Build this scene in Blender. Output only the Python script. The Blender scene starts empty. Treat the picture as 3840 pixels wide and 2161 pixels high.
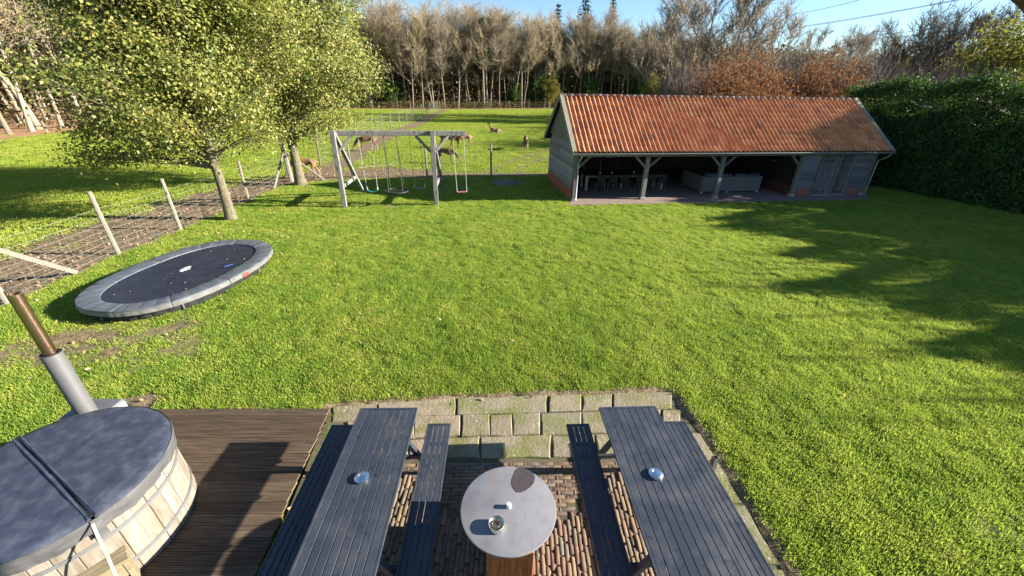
import bpy, bmesh, math, random
import numpy as np
from mathutils import Vector, Matrix

random.seed(7)
RS = np.random.RandomState(7)
sc = bpy.context.scene
COL = sc.collection
PI = math.pi

# ------------------------------------------------------------------ camera
F_PX, PITCH, ROLL, EYE = 1486.82, 0.466776, 0.0160748, 4.5716
CX, CY, S = 1920.0, 1080.5, 3840.0 / 2576.0
_cp, _sp, _cr, _sr = math.cos(PITCH), math.sin(PITCH), math.cos(ROLL), math.sin(ROLL)
FWD = np.array([0, _cp, -_sp])
_up = np.array([0, _sp, _cp]); _rt = np.array([1.0, 0, 0])
RGT = _cr * _rt + _sr * _up
UPV = -_sr * _rt + _cr * _up
cam_d = bpy.data.cameras.new("camera"); cam = bpy.data.objects.new("camera", cam_d); COL.objects.link(cam)
cam_d.sensor_width = 36.0; cam_d.lens = F_PX / 3840.0 * 36.0
cam_d.clip_start = 0.05; cam_d.clip_end = 3000
cm = Matrix(((RGT[0], UPV[0], -FWD[0], 0), (RGT[1], UPV[1], -FWD[1], 0), (RGT[2], UPV[2], -FWD[2], EYE), (0, 0, 0, 1)))
cam.matrix_world = cm
sc.camera = cam
sc.render.engine = 'CYCLES'
sc.cycles.max_bounces = 6
sc.cycles.transparent_max_bounces = 6

# ------------------------------------------------------------------ sky, sun, exposure
SUN_EL, SUN_AZ = math.radians(19.0), math.radians(0.5)      # azimuth from +X towards +Y
world = bpy.data.worlds.new("World"); sc.world = world; world.use_nodes = True
wn = world.node_tree
sky = wn.nodes.new('ShaderNodeTexSky'); sky.sky_type = 'NISHITA'; sky.sun_disc = False
sky.sun_elevation = SUN_EL; sky.sun_rotation = math.radians(90) - SUN_AZ
sky.air_density = 1.0; sky.dust_density = 0.0; sky.ozone_density = 4.0
wn.links.new(sky.outputs[0], wn.nodes['Background'].inputs[0])
wn.nodes['Background'].inputs[1].default_value = 0.057
sun_d = bpy.data.lights.new("sun", 'SUN'); sun_d.energy = 5.0; sun_d.angle = math.radians(0.53); sun_d.color = (1.0, 0.93, 0.82)
sun = bpy.data.objects.new("sun", sun_d); COL.objects.link(sun)
sv = Vector((math.cos(SUN_EL) * math.cos(SUN_AZ), math.cos(SUN_EL) * math.sin(SUN_AZ), math.sin(SUN_EL)))
sun.rotation_euler = sv.to_track_quat('Z', 'Y').to_euler()
sun.location = (40, 0, 30)
sc.view_settings.view_transform = 'Standard'; sc.view_settings.look = 'None'
sc.view_settings.gamma = 1.0; sc.view_settings.use_curve_mapping = False
sc.view_settings.exposure = 2.05

# ------------------------------------------------------------------ helpers
def ray(px, py):
    return FWD + RGT * (px * S - CX) / F_PX - UPV * (py * S - CY) / F_PX

def at(px, py, z=0.0):
    """the point at height z that the camera sees at a pixel of a 2576 px wide photograph"""
    d = ray(px, py); t = (z - EYE) / d[2]
    return Vector((d[0] * t, d[1] * t, z))

def at_y(px, py, y):
    d = ray(px, py); t = y / d[1]
    return Vector((d[0] * t, y, EYE + d[2] * t))

def project(p):
    v = np.array(p) - np.array([0, 0, EYE]); w = v @ FWD
    if w < 0.05: return (-1e6, -1e6)
    return ((CX + F_PX * (v @ RGT) / w) / S, (CY - F_PX * (v @ UPV) / w) / S)

class VN:
    """smooth value noise on numpy arrays"""
    def __init__(s, seed): s.g = np.random.RandomState(seed).rand(256, 256)
    def __call__(s, x, y):
        x = np.asarray(x, float); y = np.asarray(y, float)
        xi = np.floor(x).astype(int); yi = np.floor(y).astype(int)
        fx = x - xi; fy = y - yi; fx = fx * fx * (3 - 2 * fx); fy = fy * fy * (3 - 2 * fy)
        a = s.g[xi % 256, yi % 256]; b = s.g[(xi + 1) % 256, yi % 256]
        c = s.g[xi % 256, (yi + 1) % 256]; d = s.g[(xi + 1) % 256, (yi + 1) % 256]
        return (a * (1 - fx) + b * fx) * (1 - fy) + (c * (1 - fx) + d * fx) * fy
N1, N2, N3 = VN(1), VN(2), VN(3)

def tag(o, label=None, cat=None, group=None, kind=None):
    if label: o['label'] = label
    if cat: o['category'] = cat
    if group: o['group'] = group
    if kind: o['kind'] = kind
    return o

def link(name, me, mat=None, parent=None, smooth=False):
    o = bpy.data.objects.new(name, me); COL.objects.link(o)
    if mat is not None and not me.materials: me.materials.append(mat)
    if smooth: me.polygons.foreach_set('use_smooth', [True] * len(me.polygons))
    if parent is not None: o.parent = parent
    return o

def thing(name, label, cat, loc=(0, 0, 0), rz=0.0, group=None):
    o = bpy.data.objects.new(name, None); COL.objects.link(o)
    o.location = loc; o.rotation_euler = (0, 0, rz); o.empty_display_size = 0.2
    return tag(o, label, cat, group)

def copy_tree(o, parent=None):
    c = o.copy(); COL.objects.link(c); c.parent = parent
    if parent is not None: c.matrix_parent_inverse = o.matrix_parent_inverse
    for ch in list(o.children): copy_tree(ch, c)
    return c

def mesh_np(name, V, F):
    """fast mesh from a vertex array and a face array (or a list of face arrays)"""
    me = bpy.data.meshes.new(name)
    V = np.asarray(V, np.float32)
    Fs = [np.asarray(f, np.int32) for f in (F if isinstance(F, list) else [F])]
    me.vertices.add(len(V)); me.vertices.foreach_set('co', V.ravel())
    nl = sum(f.size for f in Fs); npoly = sum(len(f) for f in Fs)
    me.loops.add(nl); me.loops.foreach_set('vertex_index', np.concatenate([f.ravel() for f in Fs]))
    me.polygons.add(npoly)
    tot = np.concatenate([np.full(len(f), f.shape[1], np.int32) for f in Fs])
    st = np.concatenate([[0], np.cumsum(tot)[:-1]]).astype(np.int32)
    me.polygons.foreach_set('loop_start', st)
    try: me.polygons.foreach_set('loop_total', tot)
    except Exception: pass
    me.update(calc_edges=True)
    return me

class MB:
    def __init__(s): s.v = []; s.f = []
    def add(s, vs, fs):
        n = len(s.v); s.v += [tuple(v) for v in vs]; s.f += [tuple(i + n for i in f) for f in fs]
        return s
    def box(s, c, d, R=None):
        hx, hy, hz = d[0] / 2, d[1] / 2, d[2] / 2
        vs = [Vector((x * hx, y * hy, z * hz)) for z in (-1, 1) for y in (-1, 1) for x in (-1, 1)]
        if R is not None: vs = [R @ v for v in vs]
        c = Vector(c)
        return s.add([v + c for v in vs], [(0, 2, 3, 1), (4, 5, 7, 6), (0, 1, 5, 4), (2, 6, 7, 3), (1, 3, 7, 5), (0, 4, 6, 2)])
    def beam(s, p0, p1, w, t, up=(0, 0, 1)):
        """bar of width w (sideways) and thickness t (along up) from p0 to p1"""
        p0, p1 = Vector(p0), Vector(p1); x = (p1 - p0); L = x.length; x.normalize()
        up = Vector(up)
        if abs(x.dot(up)) > 0.98: up = Vector((0, 1, 0))
        y = up.cross(x).normalized(); z = x.cross(y)
        return s.box((p0 + p1) / 2, (L, w, t), Matrix((x, y, z)).transposed())
    def tube(s, pts, rad, n=8, cap=True):
        pts = [Vector(p) for p in pts]
        if not hasattr(rad, '__len__'): rad = [rad] * len(pts)
        base = len(s.v); ref = Vector((0.3, 0.2, 1)).normalized()
        rings = []
        for i, p in enumerate(pts):
            d = (pts[min(i + 1, len(pts) - 1)] - pts[max(i - 1, 0)]).normalized()
            if abs(d.dot(ref)) > 0.95: ref = Vector((1, 0.1, 0)).normalized()
            a = d.cross(ref).normalized(); b = d.cross(a)
            rings.append([p + (a * math.cos(2 * PI * k / n) + b * math.sin(2 * PI * k / n)) * rad[i] for k in range(n)])
        vs = [v for r in rings for v in r]; fs = []
        for i in range(len(pts) - 1):
            for k in range(n):
                fs.append((i * n + k, i * n + (k + 1) % n, (i + 1) * n + (k + 1) % n, (i + 1) * n + k))
        if cap: fs += [tuple(range(n - 1, -1, -1)), tuple((len(pts) - 1) * n + k for k in range(n))]
        return s.add(vs, fs)
    def lathe(s, prof, n=24, c=(0, 0, 0), closed=False, a0=0, a1=2 * PI):
        full = abs(a1 - a0) > 2 * PI - 1e-4
        m = n if full else n + 1
        vs = [(c[0] + r * math.cos(a0 + (a1 - a0) * k / n), c[1] + r * math.sin(a0 + (a1 - a0) * k / n), c[2] + z) for r, z in prof for k in range(m)]
        fs = []; q = len(prof)
        for i in range(q if closed else q - 1):
            j = (i + 1) % q
            for k in range(n):
                l = (k + 1) % m
                fs.append((i * m + k, i * m + l, j * m + l, j * m + k))
        return s.add(vs, fs)
    def prism(s, poly, z0, z1):
        n = len(poly)
        a = sum(poly[i][0] * poly[(i + 1) % n][1] - poly[(i + 1) % n][0] * poly[i][1] for i in range(n))
        if a < 0: poly = poly[::-1]
        vs = [(p[0], p[1], z0) for p in poly] + [(p[0], p[1], z1) for p in poly]
        fs = [tuple(range(n - 1, -1, -1)), tuple(range(n, 2 * n))] + [(i, (i + 1) % n, n + (i + 1) % n, n + i) for i in range(n)]
        return s.add(vs, fs)
    def mesh(s, name, bevel=0.0, seg=1):
        me = bpy.data.meshes.new(name); me.from_pydata([tuple(v) for v in s.v], [], s.f); me.update()
        if bevel > 0:
            bm = bmesh.new(); bm.from_mesh(me)
            es = [e for e in bm.edges if len(e.link_faces) == 2 and e.calc_face_angle(0) > 0.5]
            bmesh.ops.bevel(bm, geom=es, offset=bevel, segments=seg, affect='EDGES', profile=0.5, clamp_overlap=True)
            bm.to_mesh(me); bm.free()
        return me
    def build(s, name, mat, parent=None, bevel=0.0, smooth=False, seg=1):
        o = link(name, s.mesh(name, bevel, seg), mat, parent)
        if smooth:
            me = o.data; me.polygons.foreach_set('use_smooth', [True] * len(me.polygons))
            try: me.set_sharp_from_angle(angle=math.radians(40))
            except Exception: pass
        return o

# ------------------------------------------------------------------ materials
def newmat(name):
    m = bpy.data.materials.new(name); m.use_nodes = True
    nt = m.node_tree; b = nt.nodes['Principled BSDF']
    return m, nt, b
class NT:
    def __init__(s, nt): s.nt = nt
    def n(s, t, **kw):
        o = s.nt.nodes.new('ShaderNode' + t)
        for k, v in kw.items():
            if k.startswith('i_'): o.inputs[k[2:].replace('_', ' ')].default_value = v
            else: setattr(o, k, v)
        return o
    def l(s, a, b): s.nt.links.new(a, b)
    def noise(s, vec, scale, detail=4, rough=0.6):
        o = s.n('TexNoise'); o.inputs['Scale'].default_value = scale; o.inputs['Detail'].default_value = detail; o.inputs['Roughness'].default_value = rough
        if vec is not None: s.l(vec, o.inputs['Vector'])
        return o.outputs['Fac']
    def ramp(s, fac, stops):
        o = s.n('ValToRGB'); e = o.color_ramp.elements
        while len(e) < len(stops): e.new(0.5)
        for k, (p, c) in enumerate(stops): e[k].position = p; e[k].color = (c[0], c[1], c[2], 1)
        s.l(fac, o.inputs[0]); return o.outputs[0]
    def mix(s, fac, a, b, mode='MIX'):
        o = s.n('Mix'); o.data_type = 'RGBA'; o.blend_type = mode
        for v, i in ((fac, 0), (a, 6), (b, 7)):
            if hasattr(v, 'is_linked') or hasattr(v, 'links'): s.l(v, o.inputs[i])
            elif i == 0: o.inputs[0].default_value = v
            else: o.inputs[i].default_value = (v[0], v[1], v[2], 1)
        return o.outputs[2]
    def math(s, op, a, b=0.0, c=None, clamp=False):
        o = s.n('Math'); o.operation = op; o.use_clamp = clamp
        for i, v in enumerate((a, b, c)):
            if v is None: continue
            if hasattr(v, 'links'): s.l(v, o.inputs[i])
            else: o.inputs[i].default_value = v
        return o.outputs[0]
    def bump(s, h, strength=0.3, dist=0.02):
        o = s.n('Bump'); o.inputs['Strength'].default_value = strength; o.inputs['Distance'].default_value = dist
        s.l(h, o.inputs['Height']); return o.outputs[0]
    def vec(s, stretch=(1, 1, 1), coord='Object', rnd=True):
        tc = s.n('TexCoord'); v = tc.outputs[coord]
        if coord == 'World':
            v = s.n('NewGeometry').outputs['Position']
        if rnd:
            oi = s.n('ObjectInfo'); ad = s.n('VectorMath'); ad.operation = 'MULTIPLY_ADD'
            cb = s.n('CombineXYZ'); s.l(oi.outputs['Random'], cb.inputs[0]); s.l(oi.outputs['Random'], cb.inputs[1]); s.l(oi.outputs['Random'], cb.inputs[2])
            s.l(cb.outputs[0], ad.inputs[0]); ad.inputs[1].default_value = (37, 53, 71); s.l(v, ad.inputs[2]); v = ad.outputs[0]
        mp = s.n('Mapping'); mp.inputs['Scale'].default_value = stretch; s.l(v, mp.inputs['Vector'])
        return mp.outputs[0]
    def rand(s):
        """one random value per object and per loose piece"""
        oi = s.n('ObjectInfo'); g = s.n('NewGeometry')
        return s.math('FRACT', s.math('ADD', oi.outputs['Random'], g.outputs['Random Per Island']))

def surf(name, stops, scale=8, stretch=(1, 1, 1), rough=0.8, bump=0.2, bdist=0.01, metallic=0.0, var=0.25, fine=60.0, detail=5, coord='Object', spec=0.3):
    """noise coloured surface with per-piece brightness change, fine relief and uneven gloss"""
    m, nt, b = newmat(name); k = NT(nt)
    v = k.vec(stretch, coord); f = k.noise(v, scale, detail)
    c = k.ramp(f, stops)
    r = k.rand()
    hsv = k.n('HueSaturation'); k.l(c, hsv.inputs['Color'])
    k.l(k.math('MULTIPLY_ADD', r, 2 * var, 1 - var), hsv.inputs['Value'])
    k.l(hsv.outputs[0], b.inputs['Base Color'])
    f2 = k.noise(v, fine, 3)
    k.l(k.math('MULTIPLY_ADD', f2, 0.25, rough - 0.12, clamp=True), b.inputs['Roughness'])
    b.inputs['Metallic'].default_value = metallic
    b.inputs['Specular IOR Level'].default_value = spec
    if bump > 0:
        k.l(k.bump(k.math('ADD', f2, f), bump, bdist), b.inputs['Normal'])
    return m

def leafmat(name, stops, trans=0.35, rough=0.5, nscale=0.8, spec=0.3, tcol=(0.25, 0.32, 0.03), patchy=0):
    m, nt, b = newmat(name); k = NT(nt)
    pos = k.n('NewGeometry').outputs['Position']
    r = k.rand()
    f = k.math('MULTIPLY_ADD', k.noise(pos, nscale, 3), 0.5, k.math('MULTIPLY', r, 0.5))
    if patchy: f = k.math('MULTIPLY_ADD', k.noise(pos, patchy, 4, 0.7), 0.45, k.math('MULTIPLY_ADD', k.noise(pos, nscale, 5, 0.7), 0.35, k.math('MULTIPLY', r, 0.20)))
    f = k.math('MULTIPLY_ADD', k.math('SUBTRACT', f, 0.5), 2.3 if patchy else 1.5, 0.5, clamp=True)
    c = k.ramp(f, stops)
    k.l(c, b.inputs['Base Color']); b.inputs['Roughness'].default_value = rough
    b.inputs['Specular IOR Level'].default_value = spec
    t = k.n('BsdfTranslucent'); k.l(k.mix(0.5, c, tcol), t.inputs['Color'])
    ms = k.n('MixShader'); ms.inputs[0].default_value = trans
    k.l(b.outputs[0], ms.inputs[1]); k.l(t.outputs[0], ms.inputs[2])
    k.l(ms.outputs[0], nt.nodes['Material Output'].inputs['Surface'])
    return m

M = {}
M['wood_grey'] = surf('weathered_wood', [(0.25, (0.0794, 0.0744, 0.0694)), (0.5, (0.1488, 0.1438, 0.1339)), (0.75, (0.2083, 0.1984, 0.1835))], 9, (6, 6, 0.6), 0.8, 0.35, 0.008, var=0.18)
M['wood_greyx'] = surf('weathered_plank', [(0.25, (0.0701, 0.0711, 0.0767)), (0.5, (0.1352, 0.1397, 0.1534)), (0.75, (0.2102, 0.2161, 0.2302))], 6, (0.6, 6, 7), 0.8, 0.35, 0.008, var=0.3)
M['wood_greyy'] = surf('weathered_gable_plank', [(0.25, (0.0974, 0.0994, 0.1056)), (0.5, (0.1879, 0.1952, 0.2111)), (0.75, (0.2923, 0.302, 0.3167))], 6, (6, 0.6, 7), 0.8, 0.35, 0.008, var=0.3)
M['wood_door'] = surf('door_plank', [(0.25, (0.0484, 0.0459, 0.0449)), (0.5, (0.1066, 0.102, 0.101)), (0.78, (0.1938, 0.1989, 0.2132))], 5, (6, 6, 0.5), 0.8, 0.3, 0.008, var=0.4)
M['wood_post'] = surf('fence_post_wood', [(0.25, (0.1248, 0.1056, 0.0768)), (0.5, (0.2016, 0.1776, 0.1344)), (0.8, (0.264, 0.24, 0.192))], 10, (7, 7, 0.7), 0.85, 0.35, 0.008, var=0.2)
M['wood_thin'] = surf('thin_post_wood', [(0.25, (0.09, 0.075, 0.05)), (0.5, (0.15, 0.125, 0.085)), (0.8, (0.22, 0.19, 0.14))], 10, (7, 7, 0.7), 0.85, 0.35, 0.008, var=0.2)
M['wood_swing'] = surf('swing_timber', [(0.28, (0.0484, 0.0435, 0.0387)), (0.45, (0.1644, 0.1548, 0.1451)), (0.75, (0.2515, 0.2418, 0.2273))], 4, (4, 4, 1.0), 0.8, 0.3, 0.008, var=0.12)
M['wood_verge'] = surf('verge_board', [(0.3, (0.156, 0.15, 0.108)), (0.6, (0.24, 0.228, 0.168)), (0.8, (0.288, 0.276, 0.216))], 6, (3, 3, 3), 0.85, 0.2, 0.006, var=0.1)
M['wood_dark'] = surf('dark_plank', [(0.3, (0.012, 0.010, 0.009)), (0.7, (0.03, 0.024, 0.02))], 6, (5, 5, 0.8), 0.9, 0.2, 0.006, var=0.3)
M['stave'] = surf('larch_stave', [(0.25, (0.1333, 0.1015, 0.0705)), (0.45, (0.1935, 0.1591, 0.1204)), (0.62, (0.2322, 0.2064, 0.172)), (0.85, (0.2666, 0.2451, 0.215))], 5, (5, 5, 0.6), 0.8, 0.25, 0.004, var=0.20)
M['step_wood'] = surf('step_wood', [(0.3, (0.132, 0.108, 0.06)), (0.6, (0.24, 0.198, 0.12))], 8, (0.7, 6, 6), 0.8, 0.3, 0.005, var=0.1)
M['deck'] = surf('deck_wood', [(0.25, (0.0438, 0.0305, 0.0196)), (0.5, (0.1095, 0.0765, 0.0491)), (0.78, (0.1896, 0.139, 0.0922))], 7, (0.35, 7, 7), 0.75, 0.3, 0.004, var=0.22, spec=0.3)
M['cover'] = surf('tub_cover_vinyl', [(0.3, (0.0193, 0.0239, 0.0384)), (0.5, (0.0341, 0.041, 0.062)), (0.62, (0.055, 0.0627, 0.0868)), (0.8, (0.0825, 0.0883, 0.1085))], 7, (1, 1, 1), 0.55, 0.12, 0.004, var=0.03, detail=8, spec=0.4)
M['skirt'] = surf('tub_cover_skirt', [(0.3, (0.0563, 0.0563, 0.058)), (0.7, (0.1046, 0.1046, 0.1046))], 5, (1, 1, 3), 0.5, 0.3, 0.01, var=0.05, spec=0.4)
M['steel'] = surf('brushed_steel', [(0.3, (0.15, 0.15, 0.1525)), (0.7, (0.2, 0.1975, 0.2))], 3, (2, 2, 0.5), 0.48, 0.03, 0.002, metallic=0.55, var=0.05)
M['hoop'] = surf('galvanised_hoop', [(0.3, (0.135, 0.135, 0.132)), (0.7, (0.18, 0.177, 0.171))], 6, (1, 1, 1), 0.5, 0.05, 0.002, metallic=0.3, var=0.05)
M['copper'] = surf('heat_tinted_steel', [(0.3, (0.30, 0.17, 0.13)), (0.5, (0.42, 0.27, 0.20)), (0.75, (0.36, 0.31, 0.20))], 2.2, (3, 3, 0.7), 0.33, 0.03, 0.002, metallic=1.0, var=0.03)
M['polish'] = surf('polished_aluminium', [(0.3, (0.72, 0.72, 0.74)), (0.7, (0.85, 0.85, 0.87))], 6, (1, 1, 1), 0.22, 0.0, metallic=1.0, var=0.03)
M['brass'] = surf('brassy_tin', [(0.3, (0.55, 0.45, 0.22)), (0.7, (0.72, 0.62, 0.38))], 6, (1, 1, 1), 0.3, 0.0, metallic=1.0, var=0.03)
M['brown'] = surf('brown_burner', [(0.3, (0.12, 0.05, 0.02)), (0.7, (0.3, 0.14, 0.05))], 30, (1, 1, 1), 0.6, 0.1, 0.002, var=0.03)
M['zinc'] = surf('zinc', [(0.3, (0.20, 0.22, 0.22)), (0.7, (0.34, 0.36, 0.35))], 4, (1, 3, 3), 0.45, 0.05, 0.002, metallic=0.6, var=0.05)
m, nt, b = newmat('anthracite_aluminium'); k = NT(nt); w_ = k.n('NewGeometry').outputs['Position']
dust = k.ramp(k.noise(w_, 3.5, 7, 0.65), [(0.45, (0, 0, 0)), (0.75, (1, 1, 1))]); mark = k.ramp(k.noise(w_, 11, 5, 0.5), [(0.60, (0, 0, 0)), (0.68, (1, 1, 1))])
base = k.mix(k.rand(), (0.027, 0.033, 0.045), (0.037, 0.043, 0.056)); base = k.mix(k.math('MULTIPLY', dust, 0.35), base, (0.085, 0.088, 0.088)); base = k.mix(k.math('MULTIPLY', mark, 0.5), base, (0.012, 0.014, 0.018))
k.l(base, b.inputs['Base Color']); k.l(k.math('MULTIPLY_ADD', dust, 0.3, 0.36), b.inputs['Roughness']); b.inputs['Specular IOR Level'].default_value = 0.45
M['alu'] = m
m, nt, b = newmat('plate_concrete'); k = NT(nt); w_ = k.n('TexCoord').outputs['Object']
c = k.ramp(k.noise(w_, 3.0, 7, 0.62), [(0.3, (0.135, 0.13, 0.14)), (0.5, (0.175, 0.17, 0.18)), (0.7, (0.205, 0.20, 0.205))])
st = k.ramp(k.noise(w_, 4.2, 4, 0.5), [(0.58, (0, 0, 0)), (0.74, (1, 1, 1))]); c = k.mix(k.math('MULTIPLY', st, 0.55), c, (0.18, 0.125, 0.07))
sp_ = k.ramp(k.noise(w_, 16, 4, 0.5), [(0.62, (0, 0, 0)), (0.70, (1, 1, 1))]); c = k.mix(k.math('MULTIPLY', sp_, 0.35), c, (0.10, 0.095, 0.10))
k.l(c, b.inputs['Base Color']); k.l(k.math('MULTIPLY_ADD', k.noise(w_, 9, 5), 0.3, 0.5), b.inputs['Roughness']); k.l(k.bump(k.noise(w_, 40, 4), 0.08, 0.002), b.inputs['Normal'])
M['concrete'] = m
M['patch_dark'] = surf('dark_plate_patch', [(0.3, (0.050, 0.040, 0.042)), (0.7, (0.065, 0.052, 0.052))], 20, (1, 1, 1), 0.6, 0.05, 0.002, var=0.02)
M['corten'] = surf('rusted_steel', [(0.25, (0.10, 0.030, 0.010)), (0.5, (0.26, 0.085, 0.025)), (0.75, (0.38, 0.15, 0.05))], 7, (5, 5, 0.5), 0.85, 0.15, 0.003, var=0.03, detail=7)
M['soot'] = surf('dark_steel', [(0.3, (0.007, 0.007, 0.007)), (0.7, (0.021, 0.021, 0.021))], 10, (1, 1, 1), 0.6, 0.1, 0.003)
M['pad'] = surf('trampoline_pad_vinyl', [(0.3, (0.065, 0.0754, 0.0896)), (0.55, (0.085, 0.0962, 0.112)), (0.8, (0.11, 0.1196, 0.1344))], 3.5, (1, 1, 1), 0.5, 0.2, 0.012, var=0.03, detail=6, spec=0.4)
M['padside'] = surf('trampoline_skirt_vinyl', [(0.3, (0.099, 0.099, 0.0908)), (0.7, (0.1375, 0.1375, 0.1265))], 5, (1, 1, 4), 0.55, 0.3, 0.01, var=0.03)
M['mat'] = surf('jumping_mat', [(0.3, (0.0079, 0.0114, 0.0223)), (0.55, (0.0143, 0.0191, 0.0344)), (0.8, (0.0277, 0.0348, 0.0557))], 3, (1, 1, 1), 0.5, 0.06, 0.004, var=0.02, detail=7, spec=0.5)
M['net'] = surf('frame_net', [(0.3, (0.012, 0.012, 0.012)), (0.7, (0.035, 0.035, 0.034))], 12, (1, 1, 1), 0.8, 0.2, 0.01)
M['white'] = surf('white_paint', [(0.3, (0.4462, 0.4462, 0.4462)), (0.7, (0.51, 0.51, 0.51))], 6, (1, 1, 1), 0.5, 0.03, 0.002, var=0.03)
M['red'] = surf('red_label', [(0.3, (0.45, 0.04, 0.03)), (0.7, (0.55, 0.07, 0.05))], 6, (1, 1, 1), 0.5, 0.03, 0.002, var=0.03)
M['blue'] = surf('blue_label', [(0.3, (0.04, 0.08, 0.35)), (0.7, (0.06, 0.10, 0.42))], 6, (1, 1, 1), 0.5, 0.03, 0.002, var=0.03)
M['cream'] = surf('cream_strap', [(0.3, (0.372, 0.342, 0.228)), (0.7, (0.444, 0.42, 0.312))], 9, (1, 1, 1), 0.6, 0.1, 0.003, var=0.03)
M['teal'] = surf('teal_plastic', [(0.3, (0.018, 0.192, 0.18)), (0.7, (0.03, 0.24, 0.228))], 6, (1, 1, 1), 0.4, 0.03, 0.002, var=0.05)
M['teal2'] = surf('blue_green_plastic', [(0.3, (0.012, 0.12, 0.162)), (0.7, (0.024, 0.162, 0.198))], 6, (1, 1, 1), 0.4, 0.03, 0.002, var=0.05)
M['pink'] = surf('pink_plastic', [(0.3, (0.48, 0.096, 0.224)), (0.7, (0.56, 0.144, 0.272))], 6, (1, 1, 1), 0.4, 0.03, 0.002, var=0.05)
M['rope_pale'] = surf('pale_rope', [(0.3, (0.27, 0.282, 0.288)), (0.7, (0.372, 0.378, 0.372))], 30, (1, 1, 6), 0.8, 0.2, 0.003, var=0.05)
M['rope_gold'] = surf('golden_rope', [(0.3, (0.196, 0.168, 0.07)), (0.7, (0.294, 0.252, 0.126))], 30, (1, 1, 6), 0.8, 0.2, 0.003, var=0.05)
M['rope_dark'] = surf('dark_rope', [(0.3, (0.03, 0.03, 0.025)), (0.7, (0.09, 0.085, 0.06))], 30, (1, 1, 6), 0.8, 0.2, 0.003, var=0.05)
M['wire'] = surf('galvanised_wire', [(0.3, (0.17, 0.18, 0.16)), (0.7, (0.25, 0.26, 0.235))], 6, (1, 1, 1), 0.6, 0.0, metallic=0.0, var=0.05)
M['brick'] = None
M['wicker'] = surf('grey_wicker', [(0.3, (0.0765, 0.0803, 0.0803)), (0.7, (0.1377, 0.1415, 0.1377))], 26, (0.4, 0.4, 6), 0.8, 0.5, 0.01, var=0.05)
M['cushion'] = surf('dark_cushion', [(0.3, (0.05, 0.055, 0.065)), (0.7, (0.09, 0.10, 0.11))], 6, (1, 1, 1), 0.9, 0.2, 0.01)
M['pale_wood'] = surf('pale_table_leg', [(0.3, (0.224, 0.2016, 0.168)), (0.7, (0.308, 0.28, 0.2408))], 8, (5, 5, 0.6), 0.7, 0.1, 0.004, var=0.06)
M['black_top'] = surf('dark_table_top', [(0.3, (0.02, 0.02, 0.024)), (0.7, (0.04, 0.04, 0.045))], 8, (0.6, 5, 5), 0.5, 0.08, 0.003)
M['stone_foot'] = surf('pale_foot_stone', [(0.3, (0.238, 0.231, 0.21)), (0.7, (0.35, 0.343, 0.322))], 9, (1, 1, 1), 0.85, 0.2, 0.006, var=0.08)
M['thatch'] = surf('thatch', [(0.3, (0.05, 0.035, 0.025)), (0.7, (0.16, 0.11, 0.08))], 22, (1, 1, 1), 0.95, 0.8, 0.03, var=0.05)

# paving bricks, roof tiles and stones take a colour of their own from one random value per piece
def pieces(name, stops, scale, bump, bdist, rough=0.85, moss=None, mossamt=0.5, dark=0.35, spec=0.25):
    m, nt, b = newmat(name); k = NT(nt)
    v = k.vec((1, 1, 1)); r = k.rand()
    c = k.ramp(r, stops)
    f = k.noise(v, scale, 6); c = k.mix(k.math('MULTIPLY', k.math('SUBTRACT', f, 0.45), 1.6, clamp=True), c, k.mix(1.0, c, (dark, dark, dark), 'MULTIPLY'))
    if moss is not None:
        w = k.n('NewGeometry').outputs['Position']
        g = k.noise(w, moss[1], 5); g = k.ramp(g, [(mossamt, (0, 0, 0)), (mossamt + 0.16, (1, 1, 1))])
        c = k.mix(k.math('MULTIPLY', g, moss[2]), c, moss[0])
        if len(moss) > 3:
            vo = k.n('TexVoronoi'); vo.inputs['Scale'].default_value = moss[4]; k.l(w, vo.inputs['Vector'])
            sp = k.ramp(k.math('ADD', vo.outputs['Distance'], k.math('MULTIPLY', k.noise(w, 40, 3), 0.2)), [(0.28, (1, 1, 1)), (0.36, (0, 0, 0))])
            sp = k.math('MULTIPLY', sp, k.ramp(k.noise(w, 2.6, 3), [(0.5, (0, 0, 0)), (0.58, (1, 1, 1))]))
            c = k.mix(k.math('MULTIPLY', sp, 0.7), c, moss[3])
    k.l(c, b.inputs['Base Color']); b.inputs['Specular IOR Level'].default_value = spec
    f2 = k.noise(v, scale * 5, 4)
    k.l(k.math('MULTIPLY_ADD', f2, 0.2, rough - 0.1), b.inputs['Roughness'])
    k.l(k.bump(k.math('ADD', f, f2), bump, bdist), b.inputs['Normal'])
    return m
M['brick'] = pieces('paving_brick', [(0.0, (0.15, 0.098, 0.07)), (0.25, (0.19, 0.13, 0.085)), (0.5, (0.225, 0.16, 0.10)), (0.7, (0.18, 0.112, 0.08)), (0.88, (0.15, 0.13, 0.10)), (1.0, (0.24, 0.175, 0.11))], 14, 0.5, 0.008, moss=((0.10, 0.10, 0.05), 1.2, 0.3))
M['wallbrick'] = pieces('wall_brick', [(0.0, (0.23, 0.075, 0.05)), (0.5, (0.28, 0.10, 0.065)), (1.0, (0.19, 0.065, 0.05))], 16, 0.4, 0.006, dark=0.7)
M['mortar'] = surf('mortar', [(0.3, (0.24, 0.21, 0.19)), (0.7, (0.34, 0.30, 0.27))], 12, (1, 1, 1), 0.9, 0.3, 0.006)
M['tile'] = pieces('clay_tile', [(0.0, (0.4426, 0.1646, 0.0716)), (0.3, (0.5467, 0.2195, 0.0956)), (0.6, (0.5988, 0.2665, 0.1195)), (0.85, (0.4946, 0.1882, 0.0798)), (0.95, (0.3254, 0.1412, 0.0798)), (1.0, (0.6508, 0.3293, 0.1594))], 7, 0.25, 0.006, rough=0.75, dark=0.8, moss=((0.20, 0.085, 0.045), 1.6, 0.35), mossamt=0.6)
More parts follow.
